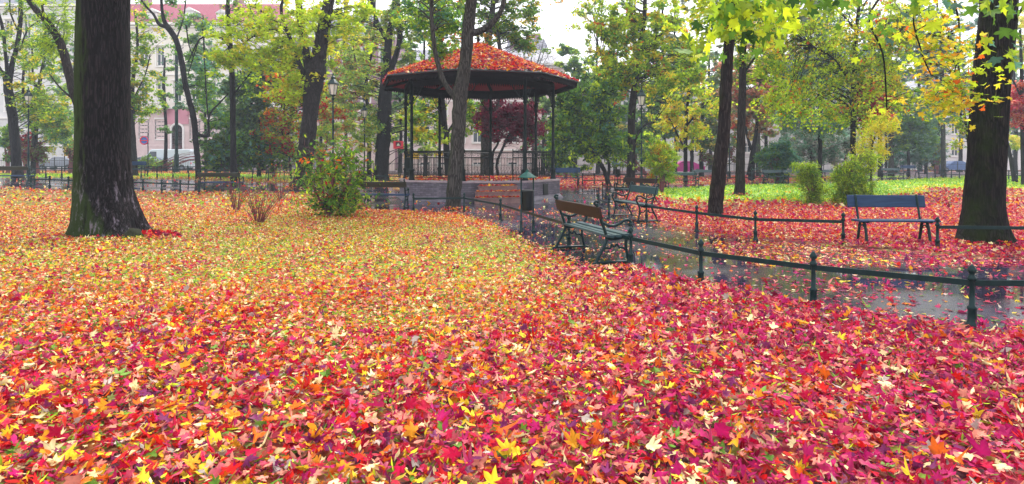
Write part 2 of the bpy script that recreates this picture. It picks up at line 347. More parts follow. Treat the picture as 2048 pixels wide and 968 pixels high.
# ------------------------------------------------------------------ ground, path, leaves
from mathutils.geometry import delaunay_2d_cdt
PATH = [(14,5.3),(9,5.45),(4.35,5.75),(3.1,6.75),(2.2,7.9),(1.75,9.15),(1.2,9.0),(.62,10.8),(.0,13.0),(-.6,15.5),(-1.7,18.4),(-4.4,19.4),(-6.2,25),(-9.5,29.6),(-14,27.6),(-20,26.2),(-36,27),
        (-36,42),(-22,40),(-12,38.5),(-7,36.5),(-6,33),(0,32.5),(3,34),(5.5,37.2),(12,41.5),(22,46.5),(42,64),
        (45,61),(23,43.5),(12.5,38.6),(7.0,33.2),(4.8,29.3),(4.5,26.5),(4.2,21),(3.75,18.6),(3.7,16.2),(3.95,14),(4.8,12.6),(6.2,11.2),(7.5,10.1),(10,9.9),(16,10.2),(16,5.4)]
def inside(px_, py_, poly):
    r = np.zeros(px_.shape, bool); n = len(poly)
    for i in range(n):
        x1, y1 = poly[i]; x2, y2 = poly[(i+1) % n]
        if y1 == y2: continue
        c = ((y1 > py_) != (y2 > py_)) & (px_ < (x2-x1)*(py_-y1)/(y2-y1)+x1); r ^= c
    return r
def blotch(x, y, s, seed):
    r = np.random.default_rng(seed); o = 0
    for k in range(7):
        a = r.uniform(0, 2*np.pi); f = s*r.uniform(.6, 2.2); o = o+np.sin((x*np.cos(a)+y*np.sin(a))*f+r.uniform(0, 6.28)+1.3*np.sin((x*np.sin(a)-y*np.cos(a))*f*.7))
    return o/7**.5/1.2
def grassy(x, y):             # how much green lawn shows through
    u = 1024+1250*x/np.maximum(y, 1)
    g = np.zeros(np.shape(x))
    r = sst(20, 27, y+.9*blotch(x, y, .5, 3)*2)*(1-sst(60, 70, y))*sst(5.2, 7.5, x)       # lawn on the right, beyond the slim trees
    r = r*(1-.85*sst(.55, .68, x/np.maximum(y, 1)+.03*blotch(x, y, .3, 4))*(1-sst(30, 40, y)))
    line = np.interp(x, [5, 12.5, 23, 42, 60], [33, 39, 44, 62, 70]); r = r*(1-.85*(y > line)*(1-sst(26, 34, x)))
    r = r*(1-sst(62, 66, y))
    l = sst(40.5, 43, y)*(1-sst(49, 53, y))*(1-sst(-11, -8, x))
    return np.clip(np.maximum(r, l)+.12*blotch(x, y, 1.1, 5)*(np.maximum(r, l) > .1), 0, 1)
def leafmix(x, y):            # (yellow, mixed, crimson) shares
    yl = sst(4.2, 8.0, y+.9*blotch(x, y, .9, 8))*(1-sst(-.6, 2.2, x-.02*y+.6*blotch(x, y, .8, 9)))*(1-.75*sst(15.5, 20, y))
    yl = yl*(1-.35*(1-sst(-9, -6.5, x)))*np.clip(.80+.28*blotch(x, y, 1.6, 51)+.12*blotch(x, y, 4.5, 52), .2, 1); yl = np.maximum(yl, .55*sst(14, 18, y)*(1-sst(-6, -3, x)))
    cr = sst(-1.2, 2.2, x+.7*blotch(x, y, .9, 10))*.86+.12+.12*blotch(x, y, 2.0, 12)
    cr = np.clip(cr*(1-yl), 0, 1)
    return yl, np.clip(1-yl-cr, 0, 1), cr
xs = np.unique(np.concatenate([-np.geomspace(20, 200, 22), np.arange(-20, 26, .3), np.geomspace(26, 200, 22)]))
ys = np.unique(np.concatenate([np.linspace(-40, 1.5, 14), np.arange(1.5, 34, .3), np.arange(34, 72, .8), np.geomspace(72, 220, 18)]))
GX, GY = np.meshgrid(xs, ys); gxf, gyf = GX.ravel(), GY.ravel()
def mound(x, y): return .025*blotch(x, y, 1.4, 21)+.03
inp = inside(gxf, gyf, PATH)
gz = terr(gxf, gyf)
nx, ny = len(xs), len(ys)
idx = np.arange(nx*ny).reshape(ny, nx)
fq = np.stack([idx[:-1, :-1], idx[:-1, 1:], idx[1:, 1:], idx[1:, :-1]], -1).reshape(-1, 4)
me = bpy.data.meshes.new('ground'); me.from_pydata(np.stack([gxf, gyf, gz], 1).tolist(), [], fq.tolist())
at = me.color_attributes.new('zone', 'FLOAT_COLOR', 'POINT')
yl, mxx, cr = leafmix(gxf, gyf)
at.data.foreach_set('color', np.stack([grassy(gxf, gyf)+.35*yl, np.clip(cr+.45*mxx+sst(10, 14, gyf)*(gxf > 2)*.3, 0, 1), gxf*0, gxf*0+1], 1).astype(np.float32).ravel())
me.materials.append(M['ground']); me.update()
ground = bpy.data.objects.new('ground', me); COL.objects.link(ground); tag(ground, 'park ground covered in fallen maple leaves with patches of green lawn', kind='structure')

gp = [(x, y) for x in np.arange(-35.5, 45, 1.5) for y in np.arange(6, 64, 1.5)]
ga = np.array(gp); keep = inside(ga[:, 0], ga[:, 1], PATH); gp = [Vector(p) for p, k in zip(gp, keep) if k]
nP = len(PATH)
vv, ee, ff, *_ = delaunay_2d_cdt([Vector(p) for p in PATH]+gp, [], [list(range(nP))], 1, 1e-4)
mb = MB(); mb.add([(p.x, p.y, float(terr(p.x, p.y))+.012) for p in vv], [tuple(f) for f in ff])
tag(mb.build('path', M['path']), 'wet dark asphalt path strewn with leaves', kind='structure')
# stone edging along the lawn side of the paved pad
def edging(pts, name='kerb'):
    b = MB(); P = catmull(pts, 4)
    for a, c in zip(P[:-1], P[1:]):
        d = c-a; l = float(np.hypot(d[0], d[1])); m_ = (a+c)/2
        b.box((m_[0], m_[1], float(terr(m_[0], m_[1]))+.012), (l*1.0, .06, .05), math.atan2(d[1], d[0]))
    tag(b.build(name, M['rock']), kind='structure')
edging([(1.75,9.12),(1.2,8.97),(.9,9.9),(.6,10.8),(.3,11.9),(-.02,13.0)])

PA = pal(dict(yellow=.15, cream=.30, amber=.17, ygreen=.12, lime=.05, olive=.06, orange=.11, red=.09, tan=.07, dkred=.10, pink=.24, crim=.05, purple=.05, dkgreen=.02))
PB = pal(dict(red=.19, crim=.17, orange=.15, amber=.10, yellow=.10, pink=.15, cream=.10, mag=.09, purple=.08, green=.04, rose=.08, grey=.03, olive=.02))
PC = pal(dict(mag=.36, crim=.27, red=.08, rose=.13, pink=.13, purple=.12, orange=.05, yellow=.02, amber=.03, cream=.07, green=.015, grey=.03, dkred=.06))
PG = pal(dict(lime=.3, ygreen=.4, olive=.2, green=.3))
PW = pal(dict(orange=.22, amber=.2, cream=.2, pink=.2, yellow=.1, red=.12, crim=.06, tan=.05, purple=.05, ygreen=.04, rose=.06))
PO = pal(dict(red=.28, orange=.22, crim=.17, amber=.12, yellow=.06, cream=.08, pink=.14, dkred=.08))
def colours(x, y):
    yl, mm, cr = leafmix(x, y); n = len(x); r = rng.uniform(0, 1, n)
    c = pick(PC, n); b = pick(PB, n); a = pick(PA, n); o = pick(PO, n)
    warm = pick(PW, n); a = np.where((rng.uniform(0, 1, n) < 1-sst(6.5, 11, y))[:, None], warm, a)
    out = np.where((r < yl)[:, None], a, np.where((r < yl+mm)[:, None], b, c))
    edge = sst(12.5, 17, y+.8*blotch(x, y, .6, 41))*(x < 1)*(.22+.78*sst(-6, -3.2, x))+sst(10.5, 13, y)*(x > 2)*.5      # bright orange red drifts farther off
    out = np.where((rng.uniform(0, 1, n) < edge*.75)[:, None], o, out)
    return out*rng.uniform(.8, 1.12, (n, 1))
def sample(n, y0, y1, m=1.2, power=1.0):
    y = (rng.uniform(0, 1, n)*(y1**power-y0**power)+y0**power)**(1/power)
    x = rng.uniform(-1, 1, n)*(.83*y+m); return x, y
leaves = LeafBag(); pleaves = LeafBag()
def not_trunk(x, y):
    k = np.ones(x.shape, bool)
    for cx, cy, r in ((-8.37, 12.9, .66), (8.9, 11.8, .5), (5.55, 17.1, .2), (-1.8, 20, .22), (10.2, 28, .2)): k &= (x-cx)**2+(y-cy)**2 > r*r
    return k
def scatter(n, y0, y1, tmpls, smin, smax, m=1.2, tiltmax=.6, power=2.0):
    x, y = sample(n, y0, y1, m, power)
    ip = inside(x, y, PATH); g = grassy(x, y); b = blotch(x, y, 1.3, 30)
    edge = np.zeros(n, bool)
    for dx, dy in ((.35, 0), (-.35, 0), (0, .45), (0, -.45), (.2, .3), (-.2, -.3)): edge |= ~inside(x+dx, y+dy, PATH)
    dens = np.where(ip, np.where(edge, .24, .06+.11*np.clip(b, 0, 2))*np.where(y > 24, .5, 1), 1-.99*g)
    far = ip & (x > 3.6) & (y > 9.3) & (y < 12); dens = np.where(far, .6, dens)
    k = (rng.uniform(0, 1, n) < dens) & not_trunk(x, y); gaz = (x+1.55)**2+(y-26.9)**2 < 3.3**2; k &= ~gaz
    x, y, ip = x[k], y[k], ip[k]; n = len(x)
    col = colours(x, y); pile = mound(x, y)
    pp = ip & (y > 9) & (x < 6); alt = pick(PW, n); col = np.where((pp & (rng.uniform(0, 1, n) < .55))[:, None], alt, col)
    # yellow leaves lie on the green lawn
    gg = grassy(x, y) > .5; yy = pick(pal(dict(yellow=.5, lime=.3, amber=.2, cream=.2)), n); col = np.where(gg[:, None], yy, col)
    depth = np.where(ip, .0, pile+.06*rng.uniform(0, 1, n)**1.3)
    z = terr(x, y)+np.where(ip, .022, .006)+depth
    sz = (smin+(smax-smin)*rng.beta(1.1, 2.2, n)*1.25)*np.where(rng.uniform(0, 1, n) < .35, .6, 1)
    yl, _, _ = leafmix(x, y); sz = sz*(1-.38*yl)
    tilt = np.abs(rng.normal(0, tiltmax, n)); tilt = np.where(ip, tilt*.22, tilt)
    which = rng.choice(len(tmpls), n, p=np.array([t[1] for t in tmpls])/sum(t[1] for t in tmpls))
    for w, (t, _, scl) in enumerate(tmpls):
        for bag, sel in ((leaves, (which == w) & ~ip), (pleaves, (which == w) & ip)):
            P = np.stack([x, y, z+sz*scl*np.sin(np.minimum(tilt, 1.4))*.35], 1)[sel]
            cc = col[sel]
            if t is BLADE: cc = pick(PG, len(P))
            bag.add(t, P, (sz*scl)[sel], tilt[sel], cc, curl=.36, var=.2 if y1 <= 8 else .15, edge=y1 <= 14)
Q = 1.0
scatter(int(78000*Q), 2.6, 8.0, [(MAPLE, .46, 1), (OVAL, .46, .60), (BLADE, .08, .6)], .030, .070)
scatter(int(150000*Q), 8.0, 20.0, [(MAPLE_MID, .55, 1), (OVAL, .2, .6), (KITE, .25, .8)], .032, .066, power=1.6)
scatter(int(110000*Q), 20.0, 62.0, [(MAPLE_LO, .3, 1), (KITE, .7, 1)], .055, .10, power=1.4)
scatter(2400, 2.8, 14.0, [(MAPLE, 1, 1)], .05, .088, tiltmax=.4)      # the biggest leaves, on top
tag(leaves.build('fallen_leaves', M['leaf']), 'thick carpet of red, orange and yellow fallen maple leaves on the lawns', 'leaves', kind='stuff')
tag(pleaves.build('fallen_leaves', M['leaf']), 'scattered fallen leaves lying flat on the wet dark path', 'leaves', kind='stuff')
def patch(label, cx, cy, r, n, z=.1):
    b = LeafBag(); a = rng.uniform(0, 6.28, n); q = r*np.sqrt(rng.uniform(0, 1, n)); x = cx+q*np.cos(a); y = cy+q*np.sin(a)*.7
    b.add(MAPLE, np.stack([x, y, terr(x, y)+z*rng.uniform(.3, 1, n)*(1-q/r*.6)], 1), rng.uniform(.06, .1, n), np.abs(rng.normal(0, .9, n)), pick(pal(dict(dkred=.5, crim=.4, red=.3, orange=.1)), n))
    tag(b.build('fallen_leaves', M['leaf']), label, 'leaves', kind='stuff')
def ring(bag, cx, cy, r, n, h=.12):
    a = rng.uniform(0, 6.28, n); q = r+rng.exponential(.13, n); x = cx+q*np.cos(a); y = cy+q*np.sin(a)
    cc = colours(x, y); bag.add(MAPLE_MID if cy > 12 else MAPLE, np.stack([x, y, terr(x, y)+.03+h*rng.uniform(.2, 1, n)*np.exp(-(q-r)/.16)], 1), rng.uniform(.04, .08, n), np.abs(rng.normal(.2, .7, n)), cc, curl=.36)
hb = LeafBag()
for (cx, cy, r, n) in ((-8.37, 12.9, .80, 420), (8.88, 11.8, .60, 380), (5.55, 17.1, .24, 130), (-1.8, 20, .26, 120), (10.2, 28, .26, 100), (-11.5, 34, .5, 160), (-5.1, 17.3, .1, 120)): ring(hb, cx, cy, r, n)
tag(hb.build('fallen_leaves', M['leaf']), 'fallen leaves heaped against the feet of the trunks', 'leaves', kind='stuff')
patch('dark red leaf heap at the foot of the big left trunk', -7.25, 12.75, .5, 170, .2)
# grass blades standing between the leaves
gb = LeafBag()
x, y = sample(26000, 3.2, 19, 1, 1.6); yl, _, _ = leafmix(x, y); k = (rng.uniform(0, 1, len(x)) < yl*.9) & ~inside(x, y, PATH); x, y = x[k], y[k]
gb.add(BLADE, np.stack([x, y, terr(x, y)+.045+mound(x, y)], 1), rng.uniform(.025, .045, len(x)), rng.uniform(.5, 1.5, len(x)), pick(PG, len(x))*.8)
x, y = sample(60000, 22, 62, 1, 1.3); k = (rng.uniform(0, 1, len(x)) < grassy(x, y)) & ~inside(x, y, PATH); x, y = x[k], y[k]
gb.add(BLADE, np.stack([x, y, terr(x, y)+.04], 1), rng.uniform(.06, .1, len(x)), rng.uniform(.6, 1.6, len(x)), pick(pal(dict(ygreen=.3, green=.5, lime=.35)), len(x)))
tag(gb.build('grass', M['leaf']), 'short green grass blades between the leaves and on the open lawn', 'grass', kind='stuff')

# ------------------------------------------------------------------ bandstand
GC = (-1.45, 26.9)
def oct_(R, k, z=0.0): a = math.radians(-7.5+45*k); return Vector((GC[0]+R*math.sin(a), GC[1]-R*math.cos(a), z))
gz_ = thing('bandstand', 'octagonal iron bandstand on a grey brick base, red leaves covering its roof', 'bandstand', (0, 0, 0))
RP = 3.5; HP = .80
b = MB(); per = 2*RP*math.sin(math.pi/8); b.uvs = []
prof = [(RP+.16, 0), (RP+.14, .05), (RP+.03, .16), (RP, .18), (RP, HP-.07)]
for k in range(8):
    for (r0, z0), (r1, z1) in zip(prof[:-1], prof[1:]): b.quad(oct_(r0, k, z0), oct_(r0, k+1, z0), oct_(r1, k+1, z1), oct_(r1, k, z1))
plat = b.build('platform', [M['brick']], gz_)
uvl = plat.data.uv_layers.new(name='UVMap')
for p in plat.data.polygons:
    k = p.index//4; (r0, z0), (r1, z1) = prof[p.index % 4], prof[p.index % 4+1]
    for li, (uu, zz) in zip(p.loop_indices, ((0, z0), (per, z0), (per, z1), (0, z1))): uvl.data[li].uv = (k*per+uu, zz)
b = MB(); top = [oct_(RP+.04, k, HP) for k in range(8)]; bot = [oct_(RP+.04, k, HP-.07) for k in range(8)]
b.add(top+bot, [tuple(range(8)), tuple(range(15, 7, -1))]+[(8+k, 8+(k+1) % 8, (k+1) % 8, k) for k in range(8)]); b.build('platform_floor', M['plat_floor'], gz_)
n15 = Vector((math.sin(math.radians(15)), -math.cos(math.radians(15)), 0)); ap = RP*math.cos(math.pi/8)
for i, (h, w) in enumerate(((.60, 1.45), (.40, 1.75), (.20, 1.95))):
    b = MB(); d = .3*(i+1); c = Vector((GC[0], GC[1], 0))+n15*(ap+.10+d-.15)
    b.box((c.x, c.y, h/2), (w, .30, h), math.radians(15)); b.box((c.x+n15.x*.015, c.y+n15.y*.015, h+.012), (w+.06, .34, .03), math.radians(15)); b.build('step', M['stone_step'], gz_)
n60 = Vector((math.sin(math.radians(60)), -math.cos(math.radians(60)), 0)); b = MB(); c = Vector((GC[0], GC[1], .42))+n60*(ap+.012)
b.box(c, (.42, .02, .44), math.radians(60)); b.box(c+n60*.012, (.36, .02, .38), math.radians(60)); b.build('hatch', M['dark_iron'], gz_)
RC = 3.22; ZT = 4.75
colprof = [(r_*1.25, z_) for r_, z_ in [(.10, 0), (.10, .05), (.085, .09), (.075, .35), (.095, .38), (.095, .42), (.058, .46), (.052, 1.05), (.075, 1.10), (.075, 1.18), (.05, 1.22), (.045, 3.0), (.07, 3.04), (.07, 3.1), (.05, 3.14), (.10, 3.3), (.055, 3.34), (.055, ZT-HP)]]
cols = []
for k in range(8):
    b = MB(); b.lathe(colprof, (0, 0, 0), 10); c = b.build('column', M['gaz_iron'], gz_, True) if k == 0 else None
    if k: c = cols[0].copy(); COL.objects.link(c); c.parent = gz_
    c.location = oct_(RC, k, HP); cols.append(c)
    for s in (-1, 1):
        a = oct_(RC, k, 0); q = oct_(RC, k+s, 0); d = (q-a).normalized(); b = MB()
        pts = [d*.05+Vector((0, 0, 3.15)), d*.16+Vector((0, 0, 3.2)), d*.36+Vector((0, 0, 3.42)), d*.55+Vector((0, 0, 3.72))]
        b.tube(catmull([tuple(p) for p in pts], 5), .02, 5)
        for t in (.3, .5, .7):
            p0 = d*(.08+.5*t)+Vector((0, 0, 3.2+.5*t*t)); b.tube([p0, p0+Vector((0, 0, .5*(1-t)+.12))], .009, 4)
        r = Vector((math.cos(0), 0, 0)); cc = d*.2+Vector((0, 0, 3.55)); b.tube([cc+d*(.09*math.cos(t))+Vector((0, 0, .09*math.sin(t))) for t in np.linspace(0, 6.28, 12)], .011, 4)
        o = b.build('bracket', M['gaz_iron'], c)
def panel(k, t0, t1):
    A = oct_(RC, k, HP); B_ = oct_(RC, k+1, HP); d = B_-A; b = MB()
    P = lambda t, z: A+d*t+Vector((0, 0, z))
    b.tube([P(t0, 1.14), P(t1, 1.14)], .028, 6); b.tube([P(t0, .90), P(t1, .90)], .014, 5); b.tube([P(t0, .12), P(t1, .12)], .014, 5)
    n = max(2, int((t1-t0)*d.length/.15))
    for i in range(n+1):
        t = t0+(t1-t0)*i/n; b.tube([P(t, .12), P(t, 1.14 if i % 2 == 0 else .9)], .009, 4)
        if i < n:
            tm = t+(t1-t0)/n/2
            b.tube([P(tm, .14)+d.normalized()*.05*math.sin(q*6.28) + Vector((0, 0, q*.34)) for q in np.linspace(0, 1, 8)], .007, 3, cap=False)
            rr = .05; b.tube([P(tm, 1.02)+d.normalized()*rr*math.cos(q)+Vector((0, 0, rr*math.sin(q))) for q in np.linspace(0, 6.28, 9)], .007, 3, cap=False)
    if t1-t0 < .9:
        for t in (t0, t1): b.tube([P(t, 0), P(t, 1.22)], .02, 6)
    b.build('railing', M['gaz_iron'], gz_)
for k in range(8):
    if k == 0: panel(0, .0, .42); panel(0, .80, 1)
    else: panel(k, 0, 1)
# valance of pointed fretwork between the columns, fascia of pointed boards at the eave
def fringe(R, z1, z0, tip, step, name, mat, th=.02):
    b = MB()
    for k in range(8):
        A = oct_(R, k); B_ = oct_(R, k+1); d = B_-A; n = int(d.length/step); nrm = Vector((d.y, -d.x, 0)).normalized()*th
        for i in range(n):
            a = A+d*(i/n); c = A+d*((i+1)/n); m_ = (a+c)/2; z = Vector((0, 0, 1))
            v = [a+z*z1, c+z*z1, c+z*z0, m_+z*tip, a+z*z0]
            b.add(v+[q-nrm for q in v], [(0, 1, 2, 3, 4), (9, 8, 7, 6, 5), (4, 3, 8, 9), (3, 2, 7, 8), (0, 5, 6, 1)])
    return b.build(name, mat, gz_)
fringe(RC, ZT+.16, ZT-.20, ZT-.32, .09, 'valance', M['gaz_wood'])
RR = 4.25; ZE = 4.87; ZA = 6.62
fringe(RR-.02, ZE-.01, ZE-.15, ZE-.24, .15, 'fascia', M['gaz_wood'], .03)
b = MB()
b.add([oct_(RR+.04, k, ZE) for k in range(8)]+[oct_(RR+.04, k, ZE+.035) for k in range(8)]+[Vector((*GC, ZA))],
      [(k, (k+1) % 8, 8+(k+1) % 8, 8+k) for k in range(8)]+[(8+k, 8+(k+1) % 8, 16) for k in range(8)]); b.build('roof', M['roof_tin'], gz_)
b = MB()
b.add([oct_(RR, k, ZE-.03) for k in range(8)]+[Vector((*GC, 5.9))], [((k+1) % 8, k, 8) for k in range(8)])
b.build('ceiling', M['ceiling_red'], gz_)
for k in range(8):
    b = MB(); b.tube([oct_(RR-.05, k, ZE-.1), Vector((*GC, 5.76))], .07, 4, phase=.78); b.build('rafter', M['gaz_wood'], gz_)
for R_, z_ in ((RC, ZT+.04), (1.7, 5.3)):
    b = MB()
    for k in range(8): b.tube([oct_(R_, k, z_), oct_(R_, k+1, z_)], .08, 4, phase=.78)
    b.build('ring_beam', M['gaz_wood'], gz_)
b = MB(); b.lathe([(.12, 0), (.14, .06), (.05, .12), (.09, .2), (.02, .36)], (*GC, ZA-.05), 10); b.build('finial', M['gaz_iron'], gz_)
rl = LeafBag()
for k in range(8):
    n = 2100; t = np.sqrt(rng.uniform(0.002, 1, n))[:, None]; s_ = rng.uniform(0, 1, n)[:, None]
    A = np.array(oct_(RR+.05, k, ZE+.05)); B_ = np.array(oct_(RR+.05, k+1, ZE+.05)); T = np.array((*GC, ZA+.03))
    P = T+(A+(B_-A)*s_-T)*t; keep = (rng.uniform(0, 1, n) < np.where(t[:, 0] > .95, .6, 1)); P = P[keep]
    P[:, 2] += rng.uniform(0, .05, len(P))
    rl.add(MAPLE_MID, P, rng.uniform(.06, .11, len(P)), np.abs(rng.normal(.1, .5, len(P))), pick(pal(dict(red=.3, crim=.2, orange=.2, amber=.12, pink=.14, purple=.16, dkred=.12, yellow=.06, cream=.08)), len(P)), curl=.3)
tag(rl.build('fallen_leaves', M['leaf']), 'red and orange fallen leaves covering the bandstand roof', 'leaves', kind='stuff')
fl = LeafBag(); n = 1500; a = rng.uniform(0, 6.28, n); q = 3.2*np.sqrt(rng.uniform(0.05, 1, n))*.98
fl.add(MAPLE_LO, np.stack([GC[0]+q*np.cos(a), GC[1]+q*np.sin(a), HP+.03+0*a], 1), rng.uniform(.06, .1, n), np.abs(rng.normal(0, .5, n)), pick(PO, n))
for i, (h, w) in enumerate(((.60, 1.4), (.40, 1.7), (.20, 1.9))):
    n = 210; c = Vector((GC[0], GC[1], 0))+n15*(ap+.10+.3*(i+1)-.15); s_ = rng.uniform(-.5, .5, n)*w; t = rng.uniform(-.13, .13, n)
    fl.add(MAPLE_LO, np.stack([c.x+s_*n15.y*-1+t*n15.x, c.y+s_*n15.x+t*n15.y, h+.045+0*t], 1), rng.uniform(.05, .085, n), np.abs(rng.normal(0, .4, n)), pick(PO, n))
tag(fl.build('fallen_leaves', M['leaf']), 'red fallen leaves on the bandstand floor and steps', 'leaves', kind='stuff')

# ------------------------------------------------------------------ benches
def make_bench(half, fr, arms, seatm, backm, name='park_bench'):
    t = thing(name, 'bench', 'bench')
    b = MB()
    ys_ = [(-.17, .452, .03), (-.03, .436, -.02), (.10, .436, -.10)] if arms else [(-.18, .45, .02), (-.06, .446, 0), (.06, .446, 0)]
    for (y, z, a) in ys_: b.bev((0, y, z), (half*2, .118, .034), .006, rx=-a)
    b.build('seat', seatm, t)
    b = MB(); b.bev((0, .262 if arms else .262, .79), (half*2, .034, .19 if arms else .235), .008, rx=-.2); b.build('backrest', backm, t)
    for s in (-1, 1):
        x = s*fr; b = MB(); T = lambda pts, r, k=5, sd=7: b.tube(catmull([(x, p[0], p[1]) for p in pts], k), r, sd)
        if arms:
            T([(.31, .0), (.27, .10), (.17, .28), (.13, .40), (.17, .55), (.235, .72), (.29, .93)], 0.0244)
            T([(-.25, 0), (-.215, .14), (-.19, .28), (-.20, .38), (-.23, .45)], 0.0244)
            T([(.14, .42), (.06, .385), (-.06, .39), (-.16, .42), (-.235, .45)], 0.0268)
            T([(.20, .635), (.12, .60), (.02, .585), (-.08, .615), (-.17, .665), (-.25, .66), (-.285, .60), (-.27, .52), (-.225, .455)], 0.0232)
            b.lathe([(.012, -.035), (.034, -.015), (.034, .015), (.012, .035)], (x, -.265, .60), 8)
            T([(.36, .012), (.3, .03), (0, .032), (-.25, .03), (-.31, .012)], 0.0220)
            T([(.205, .22), (.14, .25), (.07, .245), (.045, .30), (.0, .265), (-.045, .305), (-.08, .255), (-.14, .25), (-.2, .2)], 0.0171)
            T([(.30, .90), (.33, .935), (.30, .965), (.265, .95)], 0.0195)
        else:
            T([(.20, 0), (.165, .08), (.13, .22), (.10, .36), (.06, .43)], 0.0268); T([(-.20, 0), (-.165, .08), (-.14, .22), (-.10, .36), (-.05, .43)], 0.0268)
            T([(.06, .42), (-.05, .42)], 0.0244); T([(-.24, .435), (.1, .42), (.2, .44)], 0.0220); T([(.14, .43), (.19, .6), (.27, .92)], 0.0207)
            T([(-.125, .28), (0, .36), (.125, .28)], 0.0146)
        b.build('side_frame', M['green_iron'], t, True)
    return t
bn = make_bench(.97, .89, True, M['wood_green'], M['wood_back'])
bn.location = (1.32, 10.38, .012); bn.rotation_euler = (0, 0, math.radians(105.7)); bn['label'] = 'nearest bench, seen from behind with its brown backrest, beside the near rail posts'
bn2 = make_bench(.95, .88, True, M['wood_green'], M['wood_green'])
G_ = 'green park benches along the paths'
bn['group'] = G_; bn2['group'] = G_
bn2.location = (3.28, 16.85, .012); bn2.rotation_euler = (0, 0, math.radians(-79)); bn2['label'] = 'green bench with scrolled arms facing the path, where the farther low rail ends'
b4 = make_bench(.72, .57, False, M['wood_blue'], M['wood_blue']); b4.location = (7.17, 11.75, .02); b4.rotation_euler = (0, 0, math.radians(-3)); b4['group'] = G_
b4['label'] = 'blue armless bench standing in red leaves left of the big right trunk'
dup(bn, (4.75, 24.2, .012), math.radians(-60), 'small bench with a brown board just behind the scrolled green bench', group=G_)
bd = make_bench(.95, .88, True, M['wood_blue'], M['wood_dark']); bd['group'] = G_
bd.location = (-4.35, 20.6, .012); bd.rotation_euler = (0, 0, math.radians(176)); bd['label'] = 'dark backed bench between the leafy green shrub and the bandstand base'
def gb_(u, Y): return (gx(u, Y), Y, float(terr(gx(u, Y), Y))+.02)
dup(bd, gb_(443, 28.2), math.radians(180), 'dark backed bench behind the bare red twig shrubs', group=G_)
dup(bd, gb_(22, 28.4), math.radians(182), 'bench at the left edge before the forked dark tree', group=G_)
dup(b4, gb_(272, 42), math.radians(184), 'blue bench peeping out just right of the huge left trunk', 1.15, G_)
dup(b4, gb_(1132, 36.0), math.radians(6), 'long blue bench just right of the bandstand base', 1.25, G_)
dup(bn2, gb_(1364, 35.4), math.radians(8), 'green bench right of the round yellow green bush', group=G_)
dup(bn2, gb_(1412, 44), math.radians(12), 'green bench half hidden behind the slim leaning trunk', group=G_)
dup(bn2, gb_(1592, 43.5), math.radians(20), 'bench showing above the left drooping bush', group=G_)
dup(bn2, gb_(1652, 45), math.radians(20), 'bench glimpsed between the two drooping bushes', group=G_)
dup(bn2, gb_(1786, 53), math.radians(14), 'distant green bench at the left end of the far rails', group=G_)
dup(b4, gb_(1822, 58), math.radians(14), 'distant bluish bench beside the far rails, behind the green one', 1.2, G_)
dup(bn2, gb_(1552, 43), math.radians(20), 'bench beside the dark round green bush', group=G_)

# ------------------------------------------------------------------ low rails
def post_mb(h=.60, k=1.0):
    b = MB(); b.lathe([(.060, 0), (.060, .025), (.050, .04), (.040, .06), (.036, .16), (.044, .175), (.044, .19), (.026, .205), (.023, h-.17), (.038, h-.155), (.040, h-.13), (.026, h-.11), (.022, h-.09), (.040, h-.065), (.041, h-.05), (.022, h-.02), (.006, h)], (0, 0, 0), 8); return b
PM = None
def fence(label, pts, h=.6, rails=(.43,), closed=False, skip=(), flat=True, thick=1.0, group='low iron rails along the paths'):
    global PM
    o = thing('low_rail_fence', label, 'fence', group=group)
    for i, (x, y) in enumerate(pts):
        if PM is None: c = post_mb().build('post', M['green_iron'], o, True); PM = c
        else: c = PM.copy(); COL.objects.link(c); c.parent = o
        c.location = (x, y, float(terr(x, y))+.01); c.scale = (thick, thick, h/.6)
    for i, ((x0, y0), (x1, y1)) in enumerate(zip(pts[:-1], pts[1:])):
        if i in skip: continue
        for rz_ in rails:
            b = MB(); a = Vector((x0, y0, float(terr(x0, y0))+rz_)); c = Vector((x1, y1, float(terr(x1, y1))+rz_)); d = c-a
            m_ = (a+c)/2; b.bev((0, 0, 0), (d.length, .016*thick, .058), .003); r = b.build('rail', M['green_iron'], o)
            r.location = m_; r.rotation_euler = (0, -math.asin(d.z/d.length), math.atan2(d.y, d.x))
fence('nearest low iron rail, curving along the leaf lawn past the near bench', [(-4.6, 18.2), (-2.98, 18.9), (-1.47, 19.2), (-.30, 16.3), (1.03, 11.3), (1.77, 9.3), (2.37, 7.84), (3.28, 6.80), (4.38, 5.95), (5.85, 5.9), (7.3, 6.0), (8.8, 6.2)], skip=(0, ))
fence('low iron rail across the wet path, ending at the armless blue bench', [(2.57, 18.6), (2.62, 16.9), (3.42, 15.9), (4.08, 13.8), (4.79, 12.3), (6.28, 11.85)], skip=(1,))
fence('low iron rail in front of the big right trunk', [(7.42, 10.9), (8.9, 10.75), (10.4, 10.9), (12, 11.2)])
fence('short low rail piece left of the round yellow green bush', [(4.15, 28.6), (4.45, 26.6), (5.4, 25.6)])
def run(u0, u1, Y0, Y1, n): return [(gx(u0+(u1-u0)*i/n, Y0+(Y1-Y0)*i/n), Y0+(Y1-Y0)*i/n) for i in range(n+1)]
fence('low rail before the path on the left, right of the lamp at the left edge', run(62, 398, 26.4, 26.4, 9), thick=1.3)
fence('low rail behind the path on the left, along the green strip', run(60, 600, 41, 40, 17), h=.75, rails=(.6,), thick=1.3)
fence('faint low rail at the far side of the green strip', run(-20, 560, 52, 52, 22), h=.7, rails=(.6,), thick=1.3)
fence('low double rail behind the bandstand on its left', run(600, 800, 39.5, 37.5, 7), h=.75, rails=(.35, .62), thick=1.2)
fence('low double rail right of the bandstand under the slanting dark tree', run(1165, 1330, 38, 41, 7), h=.8, rails=(.35, .68), thick=1.2)
